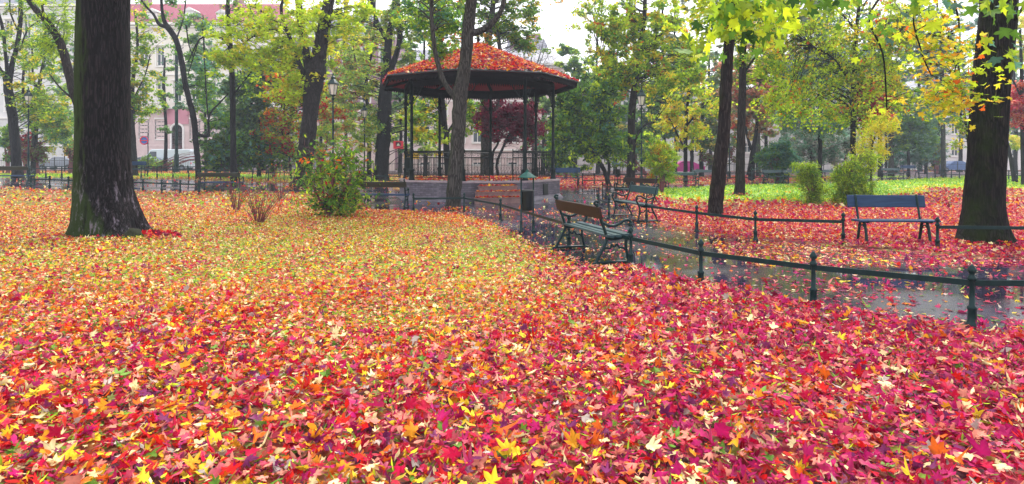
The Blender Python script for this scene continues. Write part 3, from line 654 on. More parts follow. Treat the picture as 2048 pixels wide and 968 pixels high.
fence('low double rail before the dark round green bush', run(1430, 1650, 44, 46.5, 9), h=.8, rails=(.35, .68), thick=1.3)
fence('low rail receding on the far right lawn', run(1838, 1935, 58, 52, 6), h=.8, rails=(.35, .7), thick=1.4)
fence('low rail seen right of the big right trunk', run(2000, 2070, 51, 49, 4), h=.8, rails=(.35, .7), thick=1.4)
# tall street railing at the edge of the park
def railing(label, u0, u1, Y, h=1.25):
    o = thing('street_railing', label, 'fence', group='grey street railings at the park edge'); x0, x1 = gx(u0, Y), gx(u1, Y); n = int((x1-x0)/2.5); st = (x1-x0)/n
    for i in range(n):
        if i == 0:
            b = MB()
            for q in range(17): b.tube([(st*q/17, 0, .05), (st*q/17, 0, h)], .014, 4)
            b.box((st/2, 0, h-.15), (st, .03, .04)); b.box((st/2, 0, .15), (st, .03, .04)); pan = b.build('panel', M['dark_iron'], o)
            b = MB(); b.lathe([(.05, 0), (.05, h+.05), (.07, h+.08), (.0, h+.2)], (0, 0, 0), 6); po = b.build('post', M['dark_iron'], o)
        else:
            pan = pan.copy(); po = po.copy(); COL.objects.link(pan); COL.objects.link(po); pan.parent = o; po.parent = o
        x = x0+st*i; pan.location = (x, Y, float(terr(x, Y))); po.location = (x, Y, float(terr(x, Y)))
railing('grey street railing behind the left lawns', -60, 560, 60)
railing('grey street railing seen behind the bandstand', 580, 1190, 60)
railing('grey street railing behind the right side trees', 1200, 1960, 74)

# ------------------------------------------------------------------ lamps
def make_lamp():
    t = thing('street_lamp', 'lamp', 'street lamp')
    b = MB(); b.lathe([(.14, 0), (.14, .06), (.11, .10), (.10, .55), (.13, .60), (.12, .66), (.065, .72), (.058, 1.5), (.08, 1.53), (.08, 1.58), (.05, 1.62), (.042, 3.3), (.065, 3.34), (.065, 3.40), (.04, 3.44), (.035, 4.35), (.06, 4.38), (.075, 4.44), (.04, 4.5), (.04, 4.56)], (0, 0, 0), 10)
    b.tube([(-.22, 0, 4.28), (.22, 0, 4.28)], .018, 6); b.build('pole', M['green_iron'], t, True)
    b = MB(); b.lathe([(.05, 0), (.15, .03), (.155, .06)], (0, 0, 4.55), 6)
    for k in range(6):
        a = math.pi/3*k; b.tube([(.13*math.cos(a), .13*math.sin(a), 4.6), (.235*math.cos(a), .235*math.sin(a), 5.08)], .014, 4)
    ln = b.build('lantern', M['green_iron'], t)
    b = MB(); b.lathe([(.125, 0), (.222, .48)], (0, 0, 4.6), 6); b.build('glass', M['glass_frost'], ln)
    b = MB(); b.lathe([(.27, 0), (.275, .04), (.23, .10), (.13, .22), (.09, .26), (.11, .30), (.09, .36), (.04, .41), (.045, .46), (.01, .56)], (0, 0, 5.08), 6); b.build('lantern_roof', M['green_iron'], ln)
    return t
lamp = make_lamp(); lg = 'old style green street lamps'; lamp['group'] = lg
lamp.location = gpt(666, 29); lamp['label'] = 'nearest lamp, rising behind the leafy green shrub'
dup(lamp, gpt(729, 45), .3, 'slender lamp between the shrub lamp and the bandstand', group=lg)
dup(lamp, gpt(1046, 55), .2, 'lamp seen through the right side of the bandstand', group=lg)
dup(lamp, gpt(1283, 34.3), .1, 'lamp beside the round yellow green bush', group=lg)
dup(lamp, gpt(57, 38.5), .1, 'lamp at the left edge beside the forked dark tree', group=lg)
dup(lamp, gpt(1459, 50), .1, 'thin lamp post between the two slim trunks', group=lg)
dup(lamp, gpt(1784, 62), .1, 'faint distant lamp behind the red and yellow tree', group=lg)
t = thing('tram_pole', 'tall plain green pole in front of the pink house door', 'pole', gpt(353, 55)); b = MB(); b.lathe([(.27, 0), (.27, .3), (.20, .4), (.19, 1.6), (.14, 1.7), (.13, 11)], (0, 0, 0), 10); b.build('shaft', M['green_iron'], t)
b = MB(); b.lathe([(.16, 0), (.2, .06), (.02, .3)], (0, 0, 11), 10); b.build('cap', M['green_iron'], t)

# ------------------------------------------------------------------ litter bins
def make_bin():
    t = thing('litter_bin', 'bin', 'bin')
    for s in (-1, 1):
        b = MB(); b.lathe([(.05, 0), (.05, .04), (.034, .06), (.03, .22), (.036, .25), (.020, .28), (.018, 1.20)], (s*.155, 0, 0), 8); b.build('post', M['green_iron'], t, True)
    b = MB(); b.lathe([(.105, 0), (.13, .03), (.135, .40), (.145, .42), (.145, .45), (.12, .455)], (0, 0, .48), 14); b.tube([(-.155, 0, .82), (.155, 0, .82)], .012, 5); b.build('bin_body', M['dark_iron'], t, True)
    b = MB(); b.lathe([(.20, 0), (.205, .012), (.10, .09), (.035, .135), (.03, .16), (.012, .185)], (0, 0, 1.20), 12); b.build('lid', M['roofgreen'], t)
    return t
bb = make_bin(); bb.location = (.335, 13.7, .01); bb.rotation_euler = (0, 0, .5); bb['label'] = 'green roofed litter bin on two posts before the bandstand steps'; bb['group'] = 'roofed litter bins'
dup(bb, gpt(527, 45), 0, 'litter bin far back among the left green bushes', 1.15, 'roofed litter bins')
dup(bb, gpt(1235, 39.5), 0, 'litter bin far back between the slanting tree and the lamp', 1.1, 'roofed litter bins')
# ------------------------------------------------------------------ trees
PX = 1/1250.0
def bigtrunk(b, pts, sides, ring, depth, base_z, flare=0.0, seed=0, roots=5):
    """a thick trunk with modelled bark ridges and root flare; pts: (Vector, radius)"""
    ps = catmull([(p[0], p[1], p[2], r) for p, r in pts], 8)
    P = np.array(ps); d = np.r_[0, np.cumsum(np.linalg.norm(np.diff(P[:, :3], axis=0), axis=1))]
    n = int(d[-1]/ring); s = np.linspace(0, d[-1], n); Q = np.stack([np.interp(s, d, P[:, i]) for i in range(4)], 1)
    vs = []
    for q in Q:
        z = q[2]-base_z
        for k in range(sides):
            a = 2*math.pi*k/sides; ca, sa = math.cos(a), math.sin(a); r = q[3]
            fl = flare*math.exp(-max(z, 0)/.28)*max(0, math.sin(a*roots/2+seed))**1.5
            w = mnoise.noise(Vector((ca*r*3, sa*r*3+seed, z*.8)))*.18
            v = Vector(((ca+w)*r*13+seed, (sa+w)*r*13, z*1.5))
            rd = 1-abs(mnoise.noise(v))*2.4; rd2 = mnoise.noise(v*2.3)
            big = mnoise.noise(Vector((ca*1.5, sa*1.5+seed, z*.6)))
            rr = r*(1+fl+.045*big)+depth*(rd*.8+rd2*.35)
            vs.append((q[0]+ca*rr, q[1]+sa*rr, q[2]))
    fs = [(i*sides+k, i*sides+(k+1) % sides, (i+1)*sides+(k+1) % sides, (i+1)*sides+k) for i in range(n-1) for k in range(sides)]
    b.add(vs, fs)
TREES = {}
def tree(name, label, cat, Y, limbs, blobs, palette, lsize=.12, per=40, tm=MAPLE_LO, bark='bark_dark', group=None, sides=8, big=None, droop=0.0, twr=.012, sub=3, spread=.28, crown='crown', flat=.7, seedtwig=True, maxd=4.0):
    if Y >= 45 and cat == 'tree': palette = (palette[0]*.8+np.array([.30, .42, .28])*.2, palette[1])     # distance haze painted into the leaf colours of far crowns
    """limbs: lists of (u, v, width px[, dY]) ; blobs: (u, v, ru, rv, clumps[, dY, rY])"""
    t = thing(name, label, cat, gpt(limbs[0][0][0], Y), group=group); org = t.location.copy()
    def W(l):
        dy = l[3] if len(l) > 3 else 0; p = wp(l[0], l[1], Y+dy); return p, l[2]*(Y+dy)*PX/2
    b = MB(); S = []
    for li, lm in enumerate(limbs):
        pr = [W(l) for l in lm]
        if li == 0 and pr[0][0].z > terr(pr[0][0].x, pr[0][0].y)+.02 or li == 0:
            p0 = pr[0][0].copy(); p0.z = float(terr(p0.x, p0.y))-.12; pr = [(p0, pr[0][1])]+pr[1:]
        if big and li < big[0]:
            bigtrunk(b, [(p-org, r) for p, r in pr], big[1], big[2], big[3], -.0, big[4], seed=Y+li)
            cm = catmull([(*p, r) for p, r in pr], 6)
        else:
            cm = catmull([(*p, r) for p, r in pr], 6)
            cm2 = []
            for i, q in enumerate(cm):
                wob = q[3]*.07 if 0 < i < len(cm)-1 else 0
                cm2.append(np.array([q[0]+rng.normal(0, wob*.6), q[1]+rng.normal(0, wob*.6), q[2], max(q[3], .006)*rng.uniform(.97, 1.04)]))
            cm = cm2
            b.tube([Vector(q[:3])-org for q in cm], [q[3]*(1.25 if li == 0 and i == 0 else 1.08 if li == 0 and i == 1 else 1) for i, q in enumerate(cm)], sides if li < 4 else 6)
        S += cm
    S = np.array(S); bag = LeafBag(); per = per*(1.8 if Y < 45 else 2.5); lsize = lsize*(1.22 if (tm is KITE or tm is BLADE) else 1.1)*(1 if Y < 45 else .85)
    for bl in blobs:
        u, v, ru, rv, nc = bl[:5]; dy = bl[5] if len(bl) > 5 else 0; YY = Y+dy; rx = ru*YY*PX; rz = rv*YY*PX; ry = bl[6] if len(bl) > 6 else max(rx*.7, .3); lim = bl[7] if len(bl) > 7 else None
        c0 = wp(u, v, YY); nc = int(nc*(1.25 if cat == 'tree' else 1))
        for _ in range(nc):
            d = rng.normal(0, 1, 3); d /= np.linalg.norm(d); d *= rng.uniform(.1, 1)**(1/2.2)*(1+.22*rng.exponential())
            c = np.array([c0.x+d[0]*rx, c0.y+d[1]*ry, c0.z+d[2]*rz])
            if c[2] < .25: c[2] = .25+rng.uniform(0, .2)
            dist = np.linalg.norm((S[:, :3]-c)*np.array([1, 1, 1.0]), axis=1)+np.maximum(S[:, 2]-c[2], 0)*(.8 if droop < .3 else 0)+rng.uniform(0, .6, len(S))
            j = int(np.argmin(dist)); a = S[j, :3]; ln = np.linalg.norm(c-a)
            m_ = (a+c)/2+np.array([rng.normal(0, .1*ln), rng.normal(0, .1*ln), (.12+.25*droop)*ln])
            r0 = min(S[j, 3]*.5, twr*(1+ln*.55)); tw = catmull([a, m_, c], 4)
            if seedtwig and ln > .15: b.tube([Vector(p)-org for p in tw], list(np.linspace(r0, twr*.35, len(tw))), 4, cap=False)
            cols = pick(palette, 3); tone = cols[0]; ssz = spread*YY*PX*100 if spread > 1 else spread
            ends = []
            for q in range(sub):
                e = c+rng.normal(0, 1, 3)*ssz*1.3*np.array([1, 1, flat])-np.array([0, 0, droop*ssz*3*rng.uniform(.2, 1)])
                if seedtwig: b.tube([Vector(c)-org, Vector((c+e)/2+np.array([0, 0, .1*ssz]))-org, Vector(e)-org], [twr*.5, twr*.4, twr*.2], 3, cap=False)
                ends.append(e)
            n = int(per*rng.uniform(.6, 1.4))
            ei = rng.integers(0, sub, n); tt = rng.uniform(0, 1.1, n)[:, None]
            P = c+(np.array(ends)[ei]-c)*tt+rng.normal(0, 1, (n, 3))*ssz*.42*np.array([1, 1, flat])
            P[:, 2] = np.maximum(P[:, 2], .04)
            mixc = pick(palette, n); kk = rng.uniform(0, 1, n)[:, None] < .55; col = np.where(kk, tone, mixc)*rng.uniform(.75, 1.2, (n, 1))
            bag.add(tm, P-np.array(org), lsize*rng.uniform(.6, 1.2, n), rng.normal(.9 if droop else .6, .5, n), col, curl=.25)
    b.build('trunk' if big or cat == 'tree' else 'stems', M[bark], t, True)
    if bag.n: bag.build(crown, M['crownleaf'], t)
    return t
P_lime = pal(dict(lime=.55, ygreen=.18, lemon=.2, green=.07, amber=.03))
P_yel = pal(dict(lemon=.35, yellow=.25, lime=.25, amber=.1, ygreen=.1))
P_yg = pal(dict(ygreen=.3, lime=.32, green=.2, yellow=.14, olive=.04, orange=.02))
P_green = pal(dict(green=.45, ygreen=.2, dkgreen=.2, bluegreen=.12, lime=.06))
P_dk = pal(dict(dkgreen=.4, green=.3, bluegreen=.2, olive=.08, ygreen=.06))
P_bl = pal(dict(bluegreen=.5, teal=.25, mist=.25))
P_mix = pal(dict(ygreen=.25, orange=.14, red=.12, amber=.12, lime=.2, olive=.17, crim=.06))
P_red = pal(dict(crim=.3, red=.2, pink=.28, rose=.22, orange=.1))
P_mar = pal(dict(maroon=.75, dkred=.25, crim=.05))
P_rust = pal(dict(tan=.3, orange=.16, pink=.14, olive=.2, red=.1, brown=.1))
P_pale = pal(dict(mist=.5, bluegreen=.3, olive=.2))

tree('big_tree', 'huge dark mossy trunk with flared roots standing on the leaves at left', 'tree', 12.9,
     [[(213, 482, 132), (213, 462, 124), (213, 430, 115), (208, 380, 102), (206, 300, 95), (205, 200, 94), (206, 100, 92), (207, 0, 89), (208, -250, 84), (205, -500, 70)],
      [(207, -420, 60), (150, -560, 40, -.5), (60, -700, 24, -1)], [(207, -420, 60), (300, -560, 40, .5), (400, -700, 24, 1)]],
     [(120, -620, 260, 160, 40), (330, -640, 220, 140, 35)], P_yg, .09, 45, MAPLE_LO, 'bark_big', big=(1, 110, .035, .020, .42))
tree('big_tree', 'big green stained trunk on the right, its boughs hanging maple leaves into the picture', 'tree', 11.8,
     [[(1966, 500, 98), (1966, 476, 88), (1967, 440, 75), (1968, 400, 67), (1974, 300, 64), (1980, 200, 64), (1989, 100, 63), (1998, 0, 62), (2012, -250, 56), (2025, -560, 46)],
      [(2008, -200, 40), (1900, -300, 22, -1.5), (1760, -290, 16, -4), (1620, -150, 10, -6.1), (1530, -20, 8, -6.8), (1440, 20, 4, -7.0)],
      [(1998, -130, 24), (1880, -80, 9, -.8), (1800, -40, 6, -1.6), (1740, 30, 4, -2.0), (1766, 110, 3.5, -2), (1774, 220, 2.5, -2)],
      [(2008, -230, 26), (1960, -160, 10, -1.5), (1905, -60, 6, -1.8), (1909, 0, 4, -1.8), (1918, 55, 3.5, -1.8), (1896, 75, 3, -1.8), (1916, 110, 2.4, -1.8), (1905, 155, 2, -1.8)],
      [(1918, 55, 2.4, -1.8), (1880, 72, 2.4, -1.8), (1856, 66, 2, -1.8)], [(1905, -60, 4, -1.8), (1830, 20, 3.5, -1.9), (1842, 100, 3, -1.9), (1862, 150, 2.4, -1.9)],
      [(1620, -150, 6, -6.1), (1700, -60, 4, -6.3), (1760, 0, 3, -6.4)], [(2020, -180, 20, 0), (2070, -120, 14, -3.5), (2060, -20, 8, -5.6), (2030, 40, 5, -5.8)]],
     [(1882, 110, 50, 60, 15, -1.8, .7), (1870, 40, 60, 40, 10, -1.8, .8), (1868, 205, 40, 30, 8, -1.8, .5), (1902, 165, 22, 50, 6, -1.6, .4),
      (2030, -520, 300, 160, 50)],
     pal(dict(lemon=.22, yellow=.24, lime=.3, amber=.12, ygreen=.14, orange=.03)), .064, 10, MAPLE, 'bark_right', big=(1, 90, .035, .016, .34), twr=.006, spread=.20, sub=4)
# the near maple leaves of the same tree hang from its long low bough
big2 = [o for o in bpy.data.objects if o.get('category') == 'tree'][-1]
def hang(blobs, palette, size, n_each, name='foliage', parent=big2):
    bag = LeafBag(); b = MB(); org = parent.location
    for (u, v, ru, rv, nc, Y, ry) in blobs:
        for _ in range(nc):
            uu = u+rng.uniform(-1, 1)*ru; vv_ = v+rng.uniform(-1, 1)*rv; c = wp(uu, vv_, Y+rng.uniform(-ry, ry)); up = c+Vector((rng.normal(0, .08), rng.normal(0, .08), rng.uniform(.15, .35)))
            b.tube([up-org, c-org], [.003, .002], 3, cap=False); n = n_each
            P = np.array(c)+rng.normal(0, 1, (n, 3))*size*.9*np.array([1, 1, .6]); cl = pick(palette, n)*rng.uniform(.6, 1.25, (n, 1))
            bag.add(MAPLE, P-np.array(org), size*rng.uniform(.65, 1.1, n), rng.normal(1.25, .4, n), cl, curl=.22, spin=rng.normal(np.pi, .6, n), yaw=rng.normal(0, .9, n))
    bag.build(name, M['crownleaf'], parent)
hang([(1430, 40, 55, 45, 16, 4.9, .4), (1520, 20, 70, 28, 16, 4.9, .4), (1610, 15, 50, 22, 9, 5.1, .3), (1405, 95, 25, 22, 3, 4.8, .2), (1500, 70, 45, 18, 4, 5.2, .3), (1690, 5, 50, 14, 5, 5.4, .3)],
     pal(dict(ygreen=.35, lime=.3, green=.3, dkgreen=.12)), .088, 3)
hang([(1860, 8, 50, 20, 7, 6.0, .3), (2030, 50, 22, 50, 8, 6.0, .3), (1935, 8, 50, 12, 4, 6.2, .3), (1740, 70, 50, 50, 8, 7.5, .5), (2020, 115, 25, 20, 3, 6, .2)], pal(dict(green=.35, bluegreen=.25, ygreen=.3, lime=.15)), .088, 3)

tree('slim_tree', 'slim dark leaning trunk in red leaves behind the far low rail', 'tree', 17.1,
     [[(1431, 446, 38), (1431, 425, 31), (1437, 350, 27), (1448, 250, 24.5), (1453, 150, 23), (1457, 100, 21), (1463, 0, 19), (1470, -200, 15), (1476, -420, 8)],
      [(1463, 0, 9), (1500, -60, 7, .5), (1560, -140, 4, 1)], [(1461, 20, 8), (1420, -50, 6, -.5), (1360, -110, 4, -1)]],
     [(1450, 40, 80, 50, 26), (1400, -60, 120, 60, 22), (1540, -60, 110, 60, 20), (1460, -250, 220, 140, 30)], P_lime, .08, 32, MAPLE_LO, 'bark', sides=14)
tree('slim_tree', 'slim upright greenish trunk standing alone on the green lawn', 'tree', 28,
     [[(1477, 393, 27), (1480, 372, 20), (1481, 300, 17.5), (1484, 200, 15), (1486, 100, 13), (1490, 0, 11), (1495, -180, 7)], [(1485, 150, 5), (1515, 110, 4, .3), (1550, 90, 2, .5)], [(1487, 80, 5), (1450, 30, 3, -.3), (1420, 0, 2, -.5)]],
     [(1530, 120, 50, 55, 16), (1500, 30, 90, 60, 26), (1480, -100, 120, 80, 18)], P_yg, .10, 40, MAPLE_LO, 'bark', sides=12)
tree('forked_tree', 'grey forked trunk standing right in front of the bandstand', 'tree', 20,
     [[(907, 424, 38), (907, 405, 31), (912, 330, 29), (917, 260, 28), (921, 190, 29), (931, 120, 25), (937, 50, 25), (943, 0, 22), (960, -200, 14), (965, -400, 8)],
      [(914, 198, 15), (893, 172, 10), (880, 142, 10), (869, 95, 9), (863, 30, 8), (864, -20, 8), (868, -120, 5)],
      [(941, 66, 17), (960, 62, 13), (980, 50, 13), (1000, 25, 10), (1009, -10, 9), (1010, -80, 7)]],
     [(890, 35, 40, 50, 18, 2.0, .8), (845, 30, 45, 30, 9, 2.0, .8), (885, 112, 18, 20, 5, 1.2, .4), (900, -80, 120, 50, 24), (950, -250, 200, 100, 24)], pal(dict(bluegreen=.3, green=.4, ygreen=.25, orange=.04)), .085, 30, MAPLE_LO, 'bark_grey', sides=18)
tree('forked_tree', 'forked dark trunk with lime green maple crown left of the nearest lamp', 'tree', 34,
     [[(603, 385, 44), (605, 360, 34), (614, 290, 33), (621, 220, 31), (628, 160, 38), (634, 140, 36), (640, 100, 27), (648, 52, 25), (658, 0, 21), (668, -120, 15)],
      [(621, 150, 20), (612, 110, 16), (603, 50, 14), (596, 0, 12), (588, -80, 8)], [(612, 160, 12), (596, 120, 8), (580, 76, 7), (566, 40, 6), (563, 10, 6), (575, -10, 5)],
      [(580, 72, 5), (560, 50, 3.5), (520, 20, 2.5), (500, 12, 2)], [(577, 66, 3), (530, 60, 2.5), (480, 92, 2)]],
     [(570, 60, 110, 55, 75), (520, 110, 70, 40, 40), (445, 115, 26, 22, 12), (455, 60, 30, 30, 8), (600, 150, 50, 40, 16), (700, 40, 50, 50, 22), (590, -50, 150, 50, 40), (560, 190, 40, 25, 9)], pal(dict(lime=.7, lemon=.25, ygreen=.1)), .12, 26, MAPLE_LO, 'bark', sides=14, maxd=9)
tree('forked_tree', 'thick dark trunk with two curving limbs just left of the bandstand', 'tree', 46,
     [[(761, 360, 33), (763, 330, 29), (768, 260, 29), (770, 190, 27), (774, 130, 17), (777, 80, 15), (785, 40, 13), (790, 0, 12), (795, -80, 9)],
      [(778, 150, 14), (795, 100, 11), (800, 70, 11), (795, 50, 10), (786, 40, 8)], [(774, 80, 9), (762, 60, 8), (748, 25, 8), (742, -10, 7)], [(788, 15, 7), (800, 8, 6), (812, 0, 5)]],
     [(740, 60, 60, 60, 36), (720, 150, 40, 50, 26), (720, 250, 45, 45, 26), (830, 50, 50, 50, 30), (800, 130, 30, 25, 12), (770, -40, 120, 40, 24), (850, 250, 50, 50, 14)], P_yg, .13, 40, MAPLE_LO, 'bark_dark', sides=12)
tree('slender_tree', 'slender dark trunk with rusty leaves between the shrub lamp and the next lamp', 'tree', 52,
     [[(738, 352, 9), (738, 250, 8), (732, 170, 7), (740, 120, 6), (748, 60, 5), (750, 0, 4)], [(700, 300, 0.1), (700, 299, .1)], [(732, 200, 5), (716, 150, 4), (704, 80, 3)]],
     [(690, 150, 40, 60, 26), (680, 230, 50, 50, 30), (740, 100, 40, 60, 20)], P_mix, .14, 38, MAPLE_LO, 'bark_dark')
tree('tree', 'dark trunk seen through the left half of the bandstand', 'tree', 42,
     [[(900, 352, 16), (895, 330, 14), (892, 280, 12), (886, 220, 12), (880, 150, 10), (884, 60, 8), (890, -40, 6)], [(892, 270, 7), (905, 250, 5), (915, 230, 4)]],
     [(850, 230, 40, 40, 18), (860, 270, 40, 25, 9), (935, 240, 20, 35, 9), (870, 30, 60, 60, 24)], P_yg, .13, 36, KITE, 'bark_dark')
tree('tree', 'stout grey trunk seen through the middle of the bandstand, its crown above the roof', 'tree', 40,
     [[(970, 352, 22), (971, 330, 19), (971, 270, 18), (972, 200, 19), (974, 130, 14), (978, 70, 13), (985, 20, 11), (990, -60, 8)], [(978, 260, 9), (993, 225, 11), (1000, 195, 11), (1003, 140, 9), (997, 80, 8), (985, 20, 7)]],
     [(1020, 30, 70, 40, 36), (1050, 75, 30, 28, 14), (960, 10, 50, 30, 14), (985, 70, 30, 26, 10), (1000, -50, 110, 40, 26), (945, 225, 25, 30, 8)], pal(dict(green=.4, ygreen=.3, dkgreen=.15, amber=.06, yellow=.08)), .12, 40, MAPLE_LO, 'bark_grey', sides=12)
tree('maple_tree', 'maroon leaved little maple behind the right half of the bandstand', 'tree', 38.5,
     [[(985, 352, 5), (985, 310, 5), (996, 285, 4), (998, 240, 4)], [(996, 352, 5), (994, 325, 5), (1006, 295, 5), (1018, 270, 4), (1030, 250, 3)], [(998, 285, 3), (975, 250, 3)]],
     [(1020, 245, 50, 38, 60), (1055, 255, 25, 40, 26), (985, 240, 25, 30, 14), (1040, 225, 40, 22, 20)], P_mar, .10, 40, MAPLE_LO, 'bark_dark')
tree('tree', 'mossy based trunk with yellow green crown beside the fourth lamp, over the far benches', 'tree', 39,
     [[(1261, 366, 21), (1262, 340, 17), (1263, 280, 16), (1264, 220, 15), (1270, 170, 13), (1277, 110, 11), (1288, 40, 9), (1292, -60, 6)], [(1264, 300, 5), (1275, 270, 5), (1290, 250, 4), (1310, 245, 2)], [(1270, 170, 6), (1240, 130, 4), (1200, 110, 3)], [(1277, 110, 6), (1320, 70, 4), (1360, 50, 3)]],
     [(1250, 110, 60, 60, 55), (1210, 40, 55, 35, 24), (1310, 60, 60, 55, 45), (1300, 150, 60, 40, 40), (1220, 150, 30, 35, 12), (1370, 130, 40, 50, 25), (1280, -40, 110, 40, 28)], P_yg, .12, 34, MAPLE_LO, 'bark', sides=12, droop=.2)
tree('slanting_tree', 'several dark stems slanting left out of one foot behind the far benches', 'tree', 38,
     [[(1219, 366, 11), (1212, 350, 9), (1200, 325, 8), (1184, 300, 7), (1165, 285, 5), (1140, 260, 4), (1118, 238, 2)], [(1190, 310, 5), (1175, 270, 4), (1150, 245, 3), (1130, 220, 2)],
      [(1216, 360, 6), (1218, 330, 6), (1212, 300, 4), (1200, 260, 3), (1205, 220, 2)], [(1184, 300, 4), (1165, 240, 3), (1160, 180, 2)]],
     [(1140, 230, 40, 50, 36), (1180, 250, 45, 60, 46), (1130, 290, 35, 40, 24), (1210, 200, 35, 50, 26), (1225, 280, 30, 35, 16), (1160, 180, 40, 30, 14)], P_green, .10, 44, KITE, 'bark_dark', droop=.6)
tree('yellow_tree', 'small tree with bright yellow leaves right of the round bush', 'tree', 42,
     [[(1371, 352, 9), (1371, 320, 8), (1371, 280, 8), (1374, 220, 6), (1380, 170, 4)], [(1371, 300, 4), (1350, 260, 3), (1335, 230, 2)], [(1374, 250, 4), (1400, 220, 3), (1420, 200, 2)]],
     [(1375, 235, 42, 32, 24), (1335, 235, 30, 25, 10), (1415, 215, 28, 28, 10), (1370, 285, 22, 18, 6), (1355, 185, 60, 34, 16), (1390, 265, 30, 14, 8)], pal(dict(lemon=.25, yellow=.2, lime=.35, ygreen=.2, amber=.06)), .12, 24, MAPLE_LO, 'bark_dark', droop=.3)
tree('birch_tree', 'tall thin dark trunk with long hanging yellow green sprays behind the drooping bushes', 'tree', 30,
     [[(1708, 392, 12), (1707, 330, 11), (1706, 250, 10), (1708, 160, 9), (1712, 80, 8), (1718, 0, 6), (1722, -120, 4)], [(1707, 180, 4), (1670, 120, 3, -.5), (1620, 90, 2.5, -1)], [(1710, 120, 4), (1760, 70, 3, -.5), (1800, 70, 2, -.8)], [(1714, 60, 4), (1660, 10, 3), (1600, 0, 2)]],
     [(1640, 140, 80, 80, 62), (1720, 110, 70, 90, 55), (1560, 80, 60, 80, 38), (1775, 150, 40, 75, 30), (1660, 20, 150, 55, 55), (1580, 200, 60, 36, 30), (1700, 230, 60, 24, 22), (1800, 60, 40, 50, 20)], pal(dict(ygreen=.34, lime=.34, yellow=.14, olive=.1, green=.08, orange=.04)), .085, 26, MAPLE_LO, 'bark_dark', droop=.8)
tree('maple_tree', 'rosy red leaved tree with yellow lower sprays, right of the tall thin trunk', 'tree', 33,
     [[(1722, 388, 7), (1722, 330, 6), (1730, 260, 5), (1740, 220, 4), (1750, 170, 3)], [(1728, 280, 4), (1712, 250, 3), (1705, 230, 2)]],
     [(1738, 215, 32, 45, 46), (1765, 190, 22, 30, 14)], P_red, .09, 38, MAPLE_LO, 'bark_dark')
# left part
tree('forked_tree', 'dark forked tree behind the bench at the left edge', 'tree', 39,
     [[(37, 348, 21), (33, 325, 18), (28, 260, 17), (20, 200, 16), (16, 170, 15), (24, 130, 9), (34, 90, 8), (41, 40, 8), (42, -20, 7), (46, -100, 5)],
      [(17, 185, 9), (8, 150, 8), (0, 140, 8), (-14, 110, 7), (-20, 40, 5)], [(17, 170, 8), (12, 120, 6), (6, 60, 6), (-4, 20, 5), (-10, -40, 4)], [(40, 100, 3), (55, 60, 2.5), (80, 40, 2)], [(35, 60, 4), (20, 20, 3), (22, -30, 2)]],
     [(30, 60, 60, 70, 26), (60, 180, 40, 50, 16), (90, 220, 40, 30, 16), (10, 100, 40, 50, 9), (40, -40, 80, 30, 16)], pal(dict(green=.35, ygreen=.3, lime=.12, yellow=.16, olive=.1)), .10, 24, MAPLE_LO, 'bark_dark')
tree('tree', 'double stemmed dark tree between the left edge lamp and the huge trunk', 'tree', 48,
     [[(67, 338, 12), (69, 290, 11), (72, 230, 10), (76, 190, 9), (82, 150, 6), (90, 100, 4), (92, 40, 3)], [(70, 270, 6), (52, 220, 6), (46, 170, 5), (50, 110, 4)], [(76, 190, 5), (66, 150, 4), (64, 90, 3)]],
     [(100, 230, 40, 30, 40), (110, 265, 30, 30, 26), (60, 210, 35, 35, 20), (90, 130, 40, 50, 16), (75, 60, 60, 50, 14)], pal(dict(lime=.2, ygreen=.3, green=.3, yellow=.15, bluegreen=.1)), .13, 34, MAPLE_LO, 'bark_dark')
tree('leaning_tree', 'leaning dark limb reaching up left from behind the huge left trunk', 'tree', 26,
     [[(196, 360, 26), (192, 320, 24), (185, 270, 22), (165, 225, 19), (148, 185, 17), (128, 110, 16), (118, 80, 15), (95, 45, 13), (66, 12, 11), (40, -30, 9), (10, -90, 6)], [(92, 42, 6), (85, 10, 4), (105, -20, 3)], [(148, 200, 4), (120, 175, 3), (100, 150, 2)]],
     [(105, 60, 30, 35, 12), (95, 100, 25, 30, 10), (130, 20, 30, 20, 6), (60, -50, 90, 35, 14)], pal(dict(lime=.3, ygreen=.4, green=.3)), .085, 26, BLADE, 'bark', sides=14, droop=.5)
tree('tree', 'mossy slim trunk just right of the huge left trunk with a few yellow leaves', 'tree', 44,
     [[(270, 338, 13), (267, 300, 11), (264, 230, 9), (266, 160, 7), (275, 90, 5), (270, 20, 4)], [(266, 200, 3), (290, 150, 2.5), (300, 110, 2)]],
     [(285, 150, 30, 60, 22), (290, 215, 35, 30, 20), (300, 60, 40, 45, 14), (275, 100, 25, 40, 10)], pal(dict(green=.35, ygreen=.35, yellow=.2, lime=.15)), .12, 26, MAPLE_LO, 'bark')
